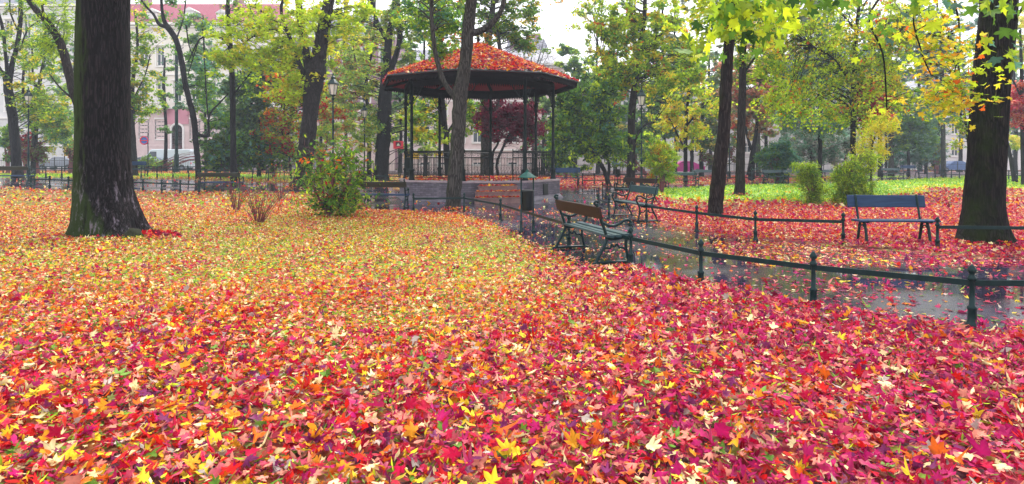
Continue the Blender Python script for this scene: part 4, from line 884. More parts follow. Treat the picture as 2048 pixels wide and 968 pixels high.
tree('crooked_tree', 'crooked dark tree with an elbowed limb in front of the pink house', 'tree', 41,
     [[(397, 350, 12), (396, 330, 11), (392, 290, 11), (388, 240, 12), (378, 200, 11), (370, 165, 11), (363, 120, 11), (352, 80, 11), (338, 58, 12), (330, 45, 9), (324, 20, 6), (322, -30, 5)],
      [(391, 262, 8), (398, 270, 7), (412, 272, 7), (417, 268, 6), (417, 240, 4), (424, 222, 4), (440, 205, 3.5), (456, 188, 2.5)], [(336, 55, 8), (318, 48, 7), (308, 30, 5), (290, 10, 4), (270, -20, 3)], [(372, 50, 3, 0), (378, 90, 2.5), (385, 110, 2)], [(416, 235, 3), (412, 180, 3), (408, 100, 2), (404, 40, 2)], [(352, 80, 3), (366, 40, 3), (372, 0, 2.5)]],
     [(415, 180, 30, 50, 18, 1.5, 1), (430, 240, 26, 35, 12, 1.5, 1), (340, 20, 70, 30, 12), (380, 120, 40, 40, 4, 1.5, 1)], pal(dict(green=.5, bluegreen=.3, ygreen=.2)), .10, 26, KITE, 'bark_dark')
tree('straight_tree', 'straight thin dark trunk with a bowed branch to its left', 'tree', 36,
     [[(467, 350, 13), (467, 320, 12), (466, 250, 11), (465, 170, 11), (461, 100, 10), (457, 40, 8), (456, -10, 7), (458, -80, 5)],
      [(463, 100, 5), (450, 82, 5), (436, 74, 4.5), (414, 73, 4), (398, 80, 3), (385, 105, 2.2), (376, 125, 1.5)], [(398, 80, 2.5), (388, 110, 2), (376, 150, 1.5)], [(466, 190, 3), (490, 160, 2.5), (520, 120, 2)], [(452, 60, 2, 0), (451, 10, 1.5)]],
     [(480, 40, 60, 40, 14), (490, 140, 30, 30, 8), (460, -60, 80, 30, 10)], P_green, .10, 26, MAPLE_LO, 'bark_dark', sides=10)
tree('tree', 'light green airy tree before the pink house, left of the straight thin trunk', 'tree', 52,
     [[(412, 340, 6), (411, 260, 5), (409, 160, 4), (408, 80, 3), (406, 30, 2)]], [(410, 110, 35, 60, 28), (425, 190, 36, 50, 28), (395, 60, 35, 35, 10), (362, 190, 12, 50, 7)], pal(dict(green=.4, ygreen=.25, bluegreen=.3, mist=.1)), .13, 34, KITE, 'bark_dark')
tree('tree', 'dense dark green tree between the straight trunk and the forked lime crown', 'tree', 47,
     [[(518, 340, 8), (518, 250, 7), (514, 180, 6), (520, 100, 5)], [(516, 230, 4), (490, 180, 3), (480, 140, 2)], [(516, 200, 4), (545, 150, 3), (560, 110, 2)]],
     [(505, 200, 50, 70, 110), (480, 260, 45, 45, 50), (540, 150, 50, 50, 45), (450, 290, 25, 25, 14)], P_dk, .14, 36, KITE, 'bark_dark')
tree('tree', 'tree with orange and red berried sprays left of the forked lime tree', 'tree', 44,
     [[(583, 345, 5), (576, 290, 4), (568, 230, 4), (575, 180, 3)], [(578, 300, 3), (560, 250, 3), (565, 200, 2)]],
     [(570, 220, 38, 55, 50), (550, 280, 40, 35, 30), (590, 180, 30, 35, 16), (650, 210, 30, 50, 16)], P_mix, .11, 36, KITE, 'bark_dark')
# right part background
tree('tree', 'dark knotty trunk with rusty leaves behind the upright lawn trunk', 'tree', 47,
     [[(1503, 346, 14), (1504, 320, 12), (1508, 290, 9), (1513, 260, 7), (1516, 220, 5)], [(1503, 300, 7), (1494, 270, 5), (1490, 240, 4)], [(1495, 350, 5), (1500, 320, 4), (1506, 300, 3)]],
     [(1510, 220, 40, 50, 40), (1480, 170, 40, 50, 24)], P_rust, .13, 36, KITE, 'bark_dark')
tree('tree', 'grey purple trunk with brownish haze of leaves right of the knotty trunk', 'tree', 56,
     [[(1517, 346, 10), (1516, 280, 9), (1516, 200, 8), (1514, 100, 6)]], [(1560, 190, 50, 60, 50), (1540, 120, 60, 60, 40), (1500, 60, 60, 50, 20)], P_rust, .16, 38, KITE, 'bark_grey')
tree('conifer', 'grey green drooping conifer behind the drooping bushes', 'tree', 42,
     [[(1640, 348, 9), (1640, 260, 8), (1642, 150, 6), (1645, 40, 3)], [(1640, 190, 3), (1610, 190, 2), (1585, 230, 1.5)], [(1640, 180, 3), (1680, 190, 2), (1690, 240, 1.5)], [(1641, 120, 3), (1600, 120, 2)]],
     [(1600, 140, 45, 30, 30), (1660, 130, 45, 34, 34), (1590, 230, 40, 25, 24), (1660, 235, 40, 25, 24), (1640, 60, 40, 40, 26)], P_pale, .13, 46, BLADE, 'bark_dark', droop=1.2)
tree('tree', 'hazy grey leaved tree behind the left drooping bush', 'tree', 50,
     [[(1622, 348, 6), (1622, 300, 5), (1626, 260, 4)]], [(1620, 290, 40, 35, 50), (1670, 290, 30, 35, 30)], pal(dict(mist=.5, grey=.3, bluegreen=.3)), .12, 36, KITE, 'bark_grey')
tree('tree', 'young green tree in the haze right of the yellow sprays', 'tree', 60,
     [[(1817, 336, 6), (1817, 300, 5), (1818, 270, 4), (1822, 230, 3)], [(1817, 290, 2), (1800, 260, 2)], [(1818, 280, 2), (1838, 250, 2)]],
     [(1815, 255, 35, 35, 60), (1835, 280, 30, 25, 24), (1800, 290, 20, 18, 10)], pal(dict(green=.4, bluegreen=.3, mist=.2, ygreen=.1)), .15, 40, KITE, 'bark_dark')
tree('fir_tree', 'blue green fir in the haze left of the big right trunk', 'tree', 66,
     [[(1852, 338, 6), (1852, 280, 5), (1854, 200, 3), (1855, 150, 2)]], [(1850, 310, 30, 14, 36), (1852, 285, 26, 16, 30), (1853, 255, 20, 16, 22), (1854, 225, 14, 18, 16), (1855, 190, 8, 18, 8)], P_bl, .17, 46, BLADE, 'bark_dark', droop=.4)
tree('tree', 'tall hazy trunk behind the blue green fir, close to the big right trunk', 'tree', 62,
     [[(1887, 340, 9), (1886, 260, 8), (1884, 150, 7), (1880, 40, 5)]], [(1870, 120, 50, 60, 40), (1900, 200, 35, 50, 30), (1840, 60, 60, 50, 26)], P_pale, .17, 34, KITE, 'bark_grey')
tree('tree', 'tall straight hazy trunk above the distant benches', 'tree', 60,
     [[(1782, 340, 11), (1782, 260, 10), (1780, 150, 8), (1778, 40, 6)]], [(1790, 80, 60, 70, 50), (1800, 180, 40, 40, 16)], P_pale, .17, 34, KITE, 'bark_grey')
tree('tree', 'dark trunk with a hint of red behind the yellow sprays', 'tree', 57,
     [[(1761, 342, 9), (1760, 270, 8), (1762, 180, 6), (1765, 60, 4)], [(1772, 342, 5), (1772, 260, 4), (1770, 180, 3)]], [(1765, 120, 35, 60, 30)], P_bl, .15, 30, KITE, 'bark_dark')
tree('leaning_tree', 'thin leaning trunk right of the big right trunk', 'tree', 45,
     [[(2031, 347, 9), (2020, 310, 7), (2012, 275, 6), (2005, 230, 5), (1996, 150, 4)]], [(2010, 200, 35, 50, 20)], P_bl, .13, 34, KITE, 'bark_dark')
tree('maple_tree', 'red leaved tree at the right edge beyond the big trunk', 'tree', 40,
     [[(2048, 350, 9), (2046, 290, 8), (2044, 220, 7), (2043, 140, 6), (2040, 60, 4)], [(2044, 200, 3), (2025, 160, 3), (2008, 155, 2)]],
     [(2040, 220, 28, 40, 46), (2070, 200, 35, 50, 30)], P_red, .10, 38, MAPLE_LO, 'bark_dark')
tree('tree', 'yellow leaved twiggy tree at the right edge behind the red one', 'tree', 50, [[(2062, 345, 8), (2060, 250, 6), (2055, 120, 4)]], [(2040, 280, 25, 20, 14), (2040, 110, 35, 40, 20), (2060, 60, 40, 50, 16)], P_yel, .12, 28, MAPLE_LO, 'bark_dark')
tree('tree', 'yellow leaved slim tree right behind the big right trunk', 'tree', 30, [[(1942, 370, 5), (1938, 300, 5), (1925, 200, 4), (1915, 120, 3)]], [(1890, 200, 40, 45, 14), (1930, 120, 40, 50, 12), (1925, 250, 25, 40, 9)], P_yg, .09, 24, MAPLE_LO, 'bark_dark')
tree('tree', 'tall dark background tree left of the yellow tree top', 'tree', 55, [[(1330, 345, 8), (1328, 250, 7), (1325, 120, 5), (1325, 20, 4)]], [(1320, 220, 50, 60, 60), (1290, 290, 40, 35, 30), (1350, 120, 40, 60, 30)], P_green, .16, 38, KITE, 'bark_dark')
tree('tree', 'pair of brownish far trunks right of the small yellow tree', 'tree', 58, [[(1403, 345, 10), (1403, 300, 8), (1405, 240, 7), (1408, 150, 5)], [(1384, 345, 8), (1384, 300, 7), (1386, 250, 5)]], [(1410, 270, 30, 30, 24), (1420, 180, 40, 60, 40), (1440, 270, 30, 40, 26)], pal(dict(green=.4, olive=.3, ygreen=.2, yellow=.1)), .15, 34, KITE, 'bark_dark')
tree('bare_tree', 'bare twiggy tree against the white sky right of the bandstand roof', 'tree', 62,
     [[(1066, 345, 6), (1066, 250, 5), (1065, 180, 4.5), (1062, 120, 3)]]+[[(1065, 190-8*i, 2.2), (1065+sx*15, 150-8*i, 1.5), (1065+sx*(34-2*i), 118-9*i, .8)] for i, sx in enumerate((-1, 1, -1, 1, -1, 1))]+[[(1065+sx*8, 165, 1.4), (1065+sx*28, 150, 1.1), (1065+sx*48, 140, .6)] for sx in (-1, 1)],
     [(1062, 130, 45, 45, 60)], P_rust, .05, 1, KITE, 'bark_grey', twr=.02, sub=5, spread=.8)
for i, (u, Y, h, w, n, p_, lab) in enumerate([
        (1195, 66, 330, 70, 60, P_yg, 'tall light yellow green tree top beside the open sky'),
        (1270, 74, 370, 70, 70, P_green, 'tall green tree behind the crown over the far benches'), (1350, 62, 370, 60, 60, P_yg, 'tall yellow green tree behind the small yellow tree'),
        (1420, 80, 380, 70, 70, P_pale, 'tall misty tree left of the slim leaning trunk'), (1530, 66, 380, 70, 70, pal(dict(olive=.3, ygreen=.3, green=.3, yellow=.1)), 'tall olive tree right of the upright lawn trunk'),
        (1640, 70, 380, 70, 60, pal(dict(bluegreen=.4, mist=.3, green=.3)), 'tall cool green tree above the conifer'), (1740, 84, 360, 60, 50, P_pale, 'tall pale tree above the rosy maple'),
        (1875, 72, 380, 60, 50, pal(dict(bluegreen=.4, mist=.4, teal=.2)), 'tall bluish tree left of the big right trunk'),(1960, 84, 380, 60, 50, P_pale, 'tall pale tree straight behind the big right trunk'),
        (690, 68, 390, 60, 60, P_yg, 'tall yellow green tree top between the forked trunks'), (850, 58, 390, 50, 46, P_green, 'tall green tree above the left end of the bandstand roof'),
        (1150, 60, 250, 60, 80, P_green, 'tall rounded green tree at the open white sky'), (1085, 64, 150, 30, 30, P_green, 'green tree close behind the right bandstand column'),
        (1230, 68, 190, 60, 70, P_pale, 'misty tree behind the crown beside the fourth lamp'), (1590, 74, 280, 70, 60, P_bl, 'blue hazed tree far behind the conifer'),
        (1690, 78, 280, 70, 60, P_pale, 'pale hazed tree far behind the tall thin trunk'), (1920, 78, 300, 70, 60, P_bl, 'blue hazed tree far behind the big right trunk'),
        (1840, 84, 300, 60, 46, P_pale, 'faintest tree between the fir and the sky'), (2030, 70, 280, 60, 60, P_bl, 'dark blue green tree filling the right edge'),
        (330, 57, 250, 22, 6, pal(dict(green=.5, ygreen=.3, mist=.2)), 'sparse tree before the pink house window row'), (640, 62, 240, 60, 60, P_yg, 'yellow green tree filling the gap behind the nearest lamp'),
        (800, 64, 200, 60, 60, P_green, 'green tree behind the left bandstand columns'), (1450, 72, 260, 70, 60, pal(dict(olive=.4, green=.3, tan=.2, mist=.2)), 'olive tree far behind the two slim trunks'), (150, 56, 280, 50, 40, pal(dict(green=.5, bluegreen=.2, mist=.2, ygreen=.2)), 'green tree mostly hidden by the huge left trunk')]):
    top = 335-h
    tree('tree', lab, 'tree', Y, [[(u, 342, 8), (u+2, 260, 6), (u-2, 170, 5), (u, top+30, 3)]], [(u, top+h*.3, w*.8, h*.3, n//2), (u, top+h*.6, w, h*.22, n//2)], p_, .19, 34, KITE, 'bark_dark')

# ------------------------------------------------------------------ shrubs
tree('shrub', 'leafy green shrub with some red leaves under the nearest lamp', 'shrub', 17.3,
     [[(655, 440, 16), (656, 420, 12), (660, 390, 8), (668, 350, 5)], [(655, 430, 6), (640, 400, 5), (625, 370, 3)], [(656, 430, 6), (680, 395, 5), (700, 360, 3)], [(655, 425, 4), (665, 360, 3), (690, 310, 2)], [(650, 420, 4), (645, 370, 3), (640, 320, 2)]],
     [(670, 355, 50, 50, 62), (650, 400, 40, 18, 24), (700, 395, 26, 24, 24), (620, 335, 24, 30, 14), (690, 300, 34, 22, 12), (715, 340, 20, 30, 10)], pal(dict(green=.5, ygreen=.25, lime=.06, dkgreen=.18, red=.015, orange=.02)), .066, 11, OVAL, 'twig_red', crown='foliage', twr=.006, spread=.20, droop=.7)
def twigs(label, u, v, Y, n, w, h, nl):
    t = thing('twig_shrub', label, 'shrub', gpt(u, Y), group='bare red twig shrubs'); b = MB(); bag = LeafBag(); n = int(n*.7)
    for i in range(n):
        a = rng.uniform(0, 6.28); r = rng.uniform(.3, 1)*w; hh = h*rng.uniform(.5, 1)
        P = catmull([(.05*math.cos(a), .05*math.sin(a), 0), (.45*r*math.cos(a)+rng.normal(0, .04), .45*r*math.sin(a), hh*.45), (r*math.cos(a), r*math.sin(a), hh)], 4)
        b.tube(P, list(np.linspace(.012, .004, len(P))), 4)
        for q in range(3):
            s = P[rng.integers(3, len(P)-1)]; e = s+np.array([rng.normal(0, .12), rng.normal(0, .12), rng.uniform(.1, .25)]); b.tube([s, e], [.005, .002], 3)
            k = rng.poisson(nl); 
            if k: bag.add(OVAL, e+rng.normal(0, .08, (k, 3)), rng.uniform(.03, .05, k), rng.normal(.9, .4, k), pick(pal(dict(green=.5, ygreen=.3, red=.2, orange=.1)), k))
    b.build('stems', M['twig_red'], t)
    if bag.n: bag.build('foliage', M['crownleaf'], t)
twigs('larger bare red twig shrub standing alone in the leaf lawn', 517, 452, 15.2, 34, .55, 1.15, 1.6)
twigs('smaller red twig shrub just behind its larger twin', 472, 426, 18.8, 26, .55, 1.3, 1.6)
twigs('sprawling greenish twig shrub behind the two red twig shrubs', 560, 400, 24, 24, 1.1, 1.6, 2.5)
def bush(name, label, u, Y, blobs, p, ls, per=50, tm=KITE, stems=5, bark='twig_red', **k):
    v0 = 320+CZ*1250/Y
    lm = [[(u, v0, 6), (u+rng.uniform(-4, 4), v0-15, 5), (blobs[0][0]+rng.uniform(-.6, .6)*blobs[0][2], blobs[0][1]+rng.uniform(-.3, .5)*blobs[0][3], 2)] for _ in range(stems)]
    tree(name, label, 'bush', Y, lm, blobs, p, ls, per, tm, bark, crown='foliage', **k)
bush('round_bush', 'round yellow green bush on a short red trunk beside the fourth lamp', 1324, 30.5, [(1322, 325, 26, 34, 80), (1320, 298, 18, 14, 16)], pal(dict(lime=.3, ygreen=.42, green=.2, yellow=.06, orange=.04)), .07, 46, BLADE, twr=.008, spread=.16)
bush('drooping_bush', 'smaller drooping yellow green bush at the lawn edge', 1624, 21.9, [(1620, 362, 17, 34, 40), (1606, 340, 20, 12, 10), (1624, 395, 12, 12, 14)], pal(dict(lime=.18, ygreen=.4, olive=.15, green=.3)), .05, 46, BLADE, twr=.006, spread=.13, droop=1)
bush('drooping_bush', 'larger drooping yellow green bush with a dark crooked branch, left of the blue armless bench', 1705, 21.7, [(1702, 352, 30, 34, 70), (1694, 388, 24, 17, 32), (1725, 322, 22, 22, 20), (1730, 380, 12, 18, 14), (1680, 345, 12, 14, 8)], pal(dict(lime=.25, ygreen=.4, olive=.1, green=.28)), .052, 46, BLADE, twr=.006, spread=.14, droop=1)
tree('yellow_shrub', 'bright yellow feathery shrub rising behind the larger drooping bush', 'shrub', 25, [[(1745, 398, 5), (1742, 350, 4), (1745, 290, 3), (1760, 250, 2)]], [(1745, 278, 34, 24, 24), (1780, 250, 26, 18, 10), (1730, 305, 30, 14, 12), (1755, 235, 16, 20, 6)], pal(dict(lemon=.5, lime=.35, yellow=.2)), .06, 34, BLADE, 'bark_dark', crown='foliage', twr=.006, spread=.16)
bush('round_bush', 'dark blue green round bush with red base beyond the green lawn', 1556, 45, [(1556, 325, 34, 32, 90), (1560, 300, 24, 18, 20)], pal(dict(bluegreen=.4, teal=.3, green=.3)), .12, 44, BLADE, spread=.25)
bush('bush', 'light green bush at the left edge under the forked tree', 14, 52, [(16, 285, 14, 30, 26)], P_green, .13, 40)
bush('bush', 'reddish brown bush between the forked tree and the left lamp', 50, 50, [(50, 298, 16, 24, 24)], pal(dict(dkred=.5, brown=.3, red=.2)), .12, 36)
bush('bush', 'twiggy brown bush just right of the left lamp', 74, 48, [(74, 308, 15, 16, 22)], pal(dict(brown=.4, olive=.3, dkred=.2)), .11, 30)
bush('bush', 'small reddish bush left of the huge trunk', 142, 52, [(142, 305, 9, 22, 12)], pal(dict(dkred=.4, tan=.3, olive=.3)), .11, 26)
bush('bush', 'low dark green bushes under the straight thin trunk', 455, 43, [(450, 310, 35, 32, 60), (500, 300, 30, 36, 40)], P_dk, .13, 40)
bush('bush', 'green yellow bush left of the forked lime trunk', 550, 45, [(545, 300, 40, 32, 60)], pal(dict(green=.4, ygreen=.3, yellow=.1, dkgreen=.2)), .12, 36)
bush('bush', 'green bush between the forked lime trunk and the nearest lamp', 640, 50, [(640, 290, 25, 40, 30)], P_yg, .12, 34)
bush('bush', 'dark green shrub hugging the foot of the right bandstand column', 1130, 50, [(1128, 310, 25, 26, 36)], P_green, .12, 36)
bush('bush', 'low green bush behind the fourth lamp', 1290, 50, [(1240, 300, 30, 30, 22), (1295, 300, 20, 30, 18)], P_green, .13, 32)
bush('bush', 'low dark hedge clump between the pink wall and the two slim trunks', 1440, 56, [(1440, 318, 30, 14, 20)], pal(dict(brown=.4, olive=.4, dkred=.2)), .12, 32)
bush('bush', 'hazy teal bush right of the drooping bushes', 1790, 66, [(1795, 318, 26, 16, 22)], P_bl, .14, 32)
bush('bush', 'pale olive bush beside the blue green fir', 1872, 64, [(1872, 310, 14, 18, 20)], pal(dict(olive=.5, mist=.3, yellow=.1)), .14, 32)
bush('bush', 'low green planting before the pink house railing', 310, 57, [(300, 328, 40, 8, 26), (470, 325, 25, 10, 10)], pal(dict(green=.5, olive=.3, ygreen=.2)), .12, 26)
b = MB()
for q in range(3):
    ng, nr = 14, 9; c = Vector(((-7.55, 12.45, .05), (-7.75, 12.3, .0), (-7.4, 12.6, .0))[q]); R_ = (.19, .10, .09)[q]; vs = []
    for i in range(nr+1):
        for k in range(ng):
            a = 2*math.pi*k/ng; ph = math.pi*i/nr; p = Vector((math.cos(a)*math.sin(ph), math.sin(a)*math.sin(ph)*.8, math.cos(ph)*1.0)); p *= R_*(1+.25*mnoise.noise(p*2.1+Vector((q, 0, 0)))); vs.append(c+p)
    b.add(vs, [(i*ng+k, (i+1)*ng+k, (i+1)*ng+(k+1) % ng, i*ng+(k+1) % ng) for i in range(nr) for k in range(ng)])
    if q == 0: tag(b.build('stone', M['rock'], None, True), 'dark mossy stone leaning on the right root of the huge left trunk', 'stone'); b = MB()
# ------------------------------------------------------------------ houses beyond the street
def house(label, Y, u0, u1, storeys, cols, eave_v, mat_up, mat_low, roofm, ridge_v, low_top_v=None, ww=1.0, first=None, door=None, name='house', dormers=(), balcony=None):
    """storeys: list of (v_top, v_bottom) of the window rows; cols: list of u of the window columns"""
    x0, x1 = gx(u0, Y), gx(u1, Y); t = thing(name, label, 'building', (0, 0, 0), group=None)
    zz = lambda v: CZ-(v-320)/F*Y
    ez = zz(eave_v); D = 12.0; lz = zz(low_top_v) if low_top_v else 0
    g0 = float(terr(x0, Y)); holes = []
    for ui, u in enumerate(cols):
        for si, (va, vb) in enumerate(storeys):
            xc = gx(u, Y)
            if door and abs(u-door[0]) < 14 and si == len(storeys)-1: continue
            holes.append((xc-ww/2, xc+ww/2, zz(vb), zz(va)))
    # the front wall is built as a grid with openings
    X = sorted(set([x0, x1]+[h[0] for h in holes]+[h[1] for h in holes])); Z = sorted(set([g0-.3, ez]+([lz] if lz else [])+[h[2] for h in holes]+[h[3] for h in holes]))
    b = MB()
    for i in range(len(X)-1):
        for j in range(len(Z)-1):
            cx, cz = (X[i]+X[i+1])/2, (Z[j]+Z[j+1])/2
            if any(h[0] < cx < h[1] and h[2] < cz < h[3] for h in holes): continue
            b.quad((X[i], Y, Z[j]), (X[i+1], Y, Z[j]), (X[i+1], Y, Z[j+1]), (X[i], Y, Z[j+1]), 1 if lz and cz < lz else 0)
    for h in holes:
        for a_, c_ in (((h[0], h[2]), (h[1], h[2])), ((h[1], h[2]), (h[1], h[3])), ((h[1], h[3]), (h[0], h[3])), ((h[0], h[3]), (h[0], h[2]))):
            b.quad((a_[0], Y, a_[1]), (c_[0], Y, c_[1]), (c_[0], Y+.25, c_[1]), (a_[0], Y+.25, a_[1]), 0)
    b.quad((x0, Y+D, g0), (x0, Y, g0), (x0, Y, ez), (x0, Y+D, ez)); b.quad((x1, Y, g0), (x1, Y+D, g0), (x1, Y+D, ez), (x1, Y, ez)); b.quad((x1, Y+D, g0), (x0, Y+D, g0), (x0, Y+D, ez), (x1, Y+D, ez))
    if lz:
        z = g0+1.2
        while z < lz-.3: b.box(((x0+x1)/2, Y-.03, z), (x1-x0, .06, .36), 0, 1); z += .46
    b.build('wall', [mat_up, mat_low], t)
    for h in holes:
        w = h[1]-h[0]; hh = h[3]-h[2]; xc = (h[0]+h[1])/2; zc = (h[2]+h[3])/2
        b = MB()
        for (cx, cz, dx, dz) in ((xc, h[2]+.05, w, .1), (xc, h[3]-.05, w, .1), (h[0]+.05, zc, .1, hh), (h[1]-.05, zc, .1, hh), (xc, zc, .09, hh), (xc, h[2]+hh*.62, w, .08)): b.box((cx, Y+.16, cz), (dx, .06 if dx != .09 else .064, dz))
        wn = b.build('window', M['trim'], t)
        b = MB(); b.box((xc, Y+.22, zc), (w, .02, hh)); b.build('pane', M['pane'], wn)
        b = MB(); b.box((xc, Y-.06, h[2]-.09), (w+.3, .2, .14)); b.box((xc, Y-.08, h[3]+.2), (w+.4, .26, .16)); b.box((h[0]-.09, Y-.03, zc), (.14, .06, hh)); b.box((h[1]+.09, Y-.03, zc), (.14, .06, hh)); b.build('sill', M['trim'] if mat_up != M['brick_mauve'] else M['trim'], wn)
    b = MB(); b.box(((x0+x1)/2, Y-.28, ez-.1), (x1-x0+.5, .6, .3)); b.box(((x0+x1)/2, Y-.14, ez-.45), (x1-x0+.2, .3, .2))
    b.build('cornice', M['trim'], t); b = MB()
    if lz: b.box(((x0+x1)/2, Y-.12, lz+.02), (x1-x0, .26, .25)); b.build('string_course', M['trim'], t); b = MB()
    if len(storeys) > 1: b.box(((x0+x1)/2, Y-.08, zz(storeys[0][1])-1.1), (x1-x0, .16, .16))
    if b.v: b.build('string_course', M['trim'], t)
    rz_ = CZ-(ridge_v-320)/F*(Y+5); b = MB()
    A = [(x0-.3, Y-.5, ez+.06), (x1+.3, Y-.5, ez+.06), (x1+.3, Y+D+.5, ez+.06), (x0-.3, Y+D+.5, ez+.06), (x0+1.5, Y+5, rz_), (x1-1.5, Y+5, rz_)]
    b.add(A, [(0, 1, 5, 4), (1, 2, 5), (2, 3, 4, 5), (3, 0, 4), (0, 3, 2, 1)]); rf = b.build('roof', roofm, t)
    for (u, v) in dormers:
        b = MB(); x = gx(u, Y); z = zz(v); b.box((x, Y+1.6, z), (1.3, 2.4, 1.0)); b.add([(x-.8, Y+.3, z+.5), (x+.8, Y+.3, z+.5), (x, Y+.3, z+1.0), (x-.8, Y+3, z+.5), (x+.8, Y+3, z+.5), (x, Y+3, z+1.0)], [(0, 1, 2), (0, 2, 5, 3), (1, 4, 5, 2)]); b.build('dormer', M['plaster_pale'], rf)
    for u in (u0+.2*(u1-u0), u0+.7*(u1-u0)):
        b = MB(); x = gx(u, Y); b.box((x, Y+6, rz_), (1.2, .8, 2.0)); b.box((x, Y+6, rz_+1.05), (1.35, .95, .15)); b.build('chimney', M['brick_mauve'], rf)
    if door:
        u, vt, vb, wpx = door; x = gx(u, Y); w = wpx*Y*PX; zt = zz(vt); gz0 = float(terr(x, Y))
        b = MB(); n = 12; zs = zt-w/2
        pts = [(x-w/2, gz0), (x+w/2, gz0)]+[(x+w/2*math.cos(a), zs+w/2*math.sin(a)) for a in np.linspace(0, math.pi, n)]
        b.add([(p[0], Y-.06, p[1]) for p in pts], [tuple(range(len(pts)))]); dd = b.build('door', M['door_wood'], t)
        b = MB()
        for sx in (-1, 1):
            for k in range(3): b.box((x+sx*w*.24, Y-.08, gz0+.7+k*1.0), (w*.34, .03, .75))
        b.build('door_panel', M['door_wood'], dd)
        b = MB(); b.tube([(x-w/2-.12, Y-.1, gz0), (x-w/2-.12, Y-.1, zs)]+[(x+(w/2+.12)*math.cos(a), Y-.1, zs+(w/2+.12)*math.sin(a)) for a in np.linspace(math.pi, 0, 14)]+[(x+w/2+.12, Y-.1, gz0)], .14, 6); b.build('door_surround', M['trim'], dd)
        b = MB(); b.box((x, Y-.1, zt+1.0), (w+1.6, .12, 1.9)); b.box((x-w/2-.75, Y-.3, zt+1.6), (.3, .6, .8)); b.box((x+w/2+.75, Y-.3, zt+1.6), (.3, .6, .8)); b.build('porch_panel', M['plaster_deep'], dd)
    if balcony:
        u, v, wpx = balcony; x = gx(u, Y); w = wpx*Y*PX; z = zz(v); b = MB(); b.box((x, Y-.6, z), (w, 1.2, .25)); b.box((x, Y-1.1, z+1.05), (w, .16, .12))
        k = int(w/.28)
        for i in range(k+1): b.lathe([(.05, 0), (.08, .3), (.04, .6), (.06, .85)], (x-w/2+w*i/k, Y-1.1, z+.13), 6)
        b.build('balcony', M['trim'], t)
    return t
house('pink and cream townhouse with an arched door behind the crooked tree', 80, 158, 556, [(38+44, 38+44+0.1)] and [(93, 132), (163, 203), (240, 278)], [190, 222, 254, 288, 321, 355, 390, 424, 458, 492, 526], 47, M['plaster_cream'], M['plaster_pink'], M['roof_tile'], 8, 216, 1.0, door=(355, 249, 310, 21), dormers=((300, 30), (375, 28), (440, 32)), balcony=(320, 216, 50))
house('pale grey townhouse at the left edge behind the forked tree', 84, -60, 156, [(40, 75), (110, 148), (192, 222), (262, 290)], [-20, 18, 54, 92, 130], 10, M['plaster_pale'], M['plaster_pale'], M['roof_grey'], -30, 236, 1.0)
house('mauve brick townhouse with grey roof behind the forked lime tree', 84, 560, 790, [(92, 130), (165, 205), (245, 280)], [585, 622, 658, 695, 732, 768], 72, M['brick_mauve'], M['plaster_pink'], M['roof_grey'], 30, 222, 1.1, dormers=((640, 55), (720, 55)))
house('long pink house seen through the bandstand', 86, 794, 1130, [(150, 186), (205, 232), (252, 285), (318, 330)], [815, 850, 885, 920, 955, 990, 1025, 1060, 1095], 128, M['plaster_pink'], M['plaster_pink'], M['roof_grey'], 100, 300, 1.3)
house('grey towering roof in the haze behind the bandstand roof', 104, 1000, 1110, [(170, 190)], [1030, 1060, 1085], 140, M['plaster_pale'], M['plaster_pale'], M['roof_grey'], 78, None, 1.0)
house('low pale house behind the trees right of the bandstand', 92, 1150, 1540, [(215, 240), (285, 305)], [1180, 1215, 1250, 1285, 1320, 1355, 1390, 1425, 1460, 1495], 180, M['plaster_pale'], M['plaster_cream'], M['roof_grey'], 160, None, 1.1)
house('pale hazy house far behind the right lawn', 98, 1560, 1800, [(200, 222), (245, 268), (292, 312)], [1590, 1625, 1660, 1695, 1730, 1765], 170, M['plaster_pale'], M['plaster_pale'], M['roof_grey'], 150, None, 1.1)
house('pale hazy house farthest right behind the big right trunk', 100, 1812, 2090, [(200, 222), (245, 268), (292, 312)], [1840, 1875, 1910, 1945, 1985, 2025, 2065], 180, M['plaster_pale'], M['plaster_cream'], M['roof_grey'], 158, None, 1.1)
# the street
b = MB(); b.quad((-80, 63.5, .02), (80, 63.5, .02), (80, 71, .02), (-80, 71, .02))
st = MB(); nn = 60
for i in range(nn):
    xa, xb = -80+160*i/nn, -80+160*(i+1)/nn; f = lambda x, y: float(terr(x, y))+.03
    st.quad((xa, 63.5, f(xa, 63.5)), (xb, 63.5, f(xb, 63.5)), (xb, 71.5, f(xb, 71.5)), (xa, 71.5, f(xa, 71.5)))
tag(st.build('road', M['path']), kind='structure')
kb = MB()
for yy in (62.9, 72.1):
    for i in range(nn):
        xa, xb = -80+160*i/nn, -80+160*(i+1)/nn; z = float(terr((xa+xb)/2, yy)); kb.box(((xa+xb)/2, yy, z+.06), (xb-xa, .3, .22))
tag(kb.build('kerb', M['plat_floor']), kind='structure')
pv = MB()
for i in range(nn):
    xa, xb = -80+160*i/nn, -80+160*(i+1)/nn; f = lambda x, y: float(terr(x, y))+.10
    pv.quad((xa, 72.3, f(xa, 72.3)), (xb, 72.3, f(xb, 72.3)), (xb, 80, f(xb, 80)), (xa, 80, f(xa, 80)))
tag(pv.build('pavement', M['plat_floor']), kind='structure')

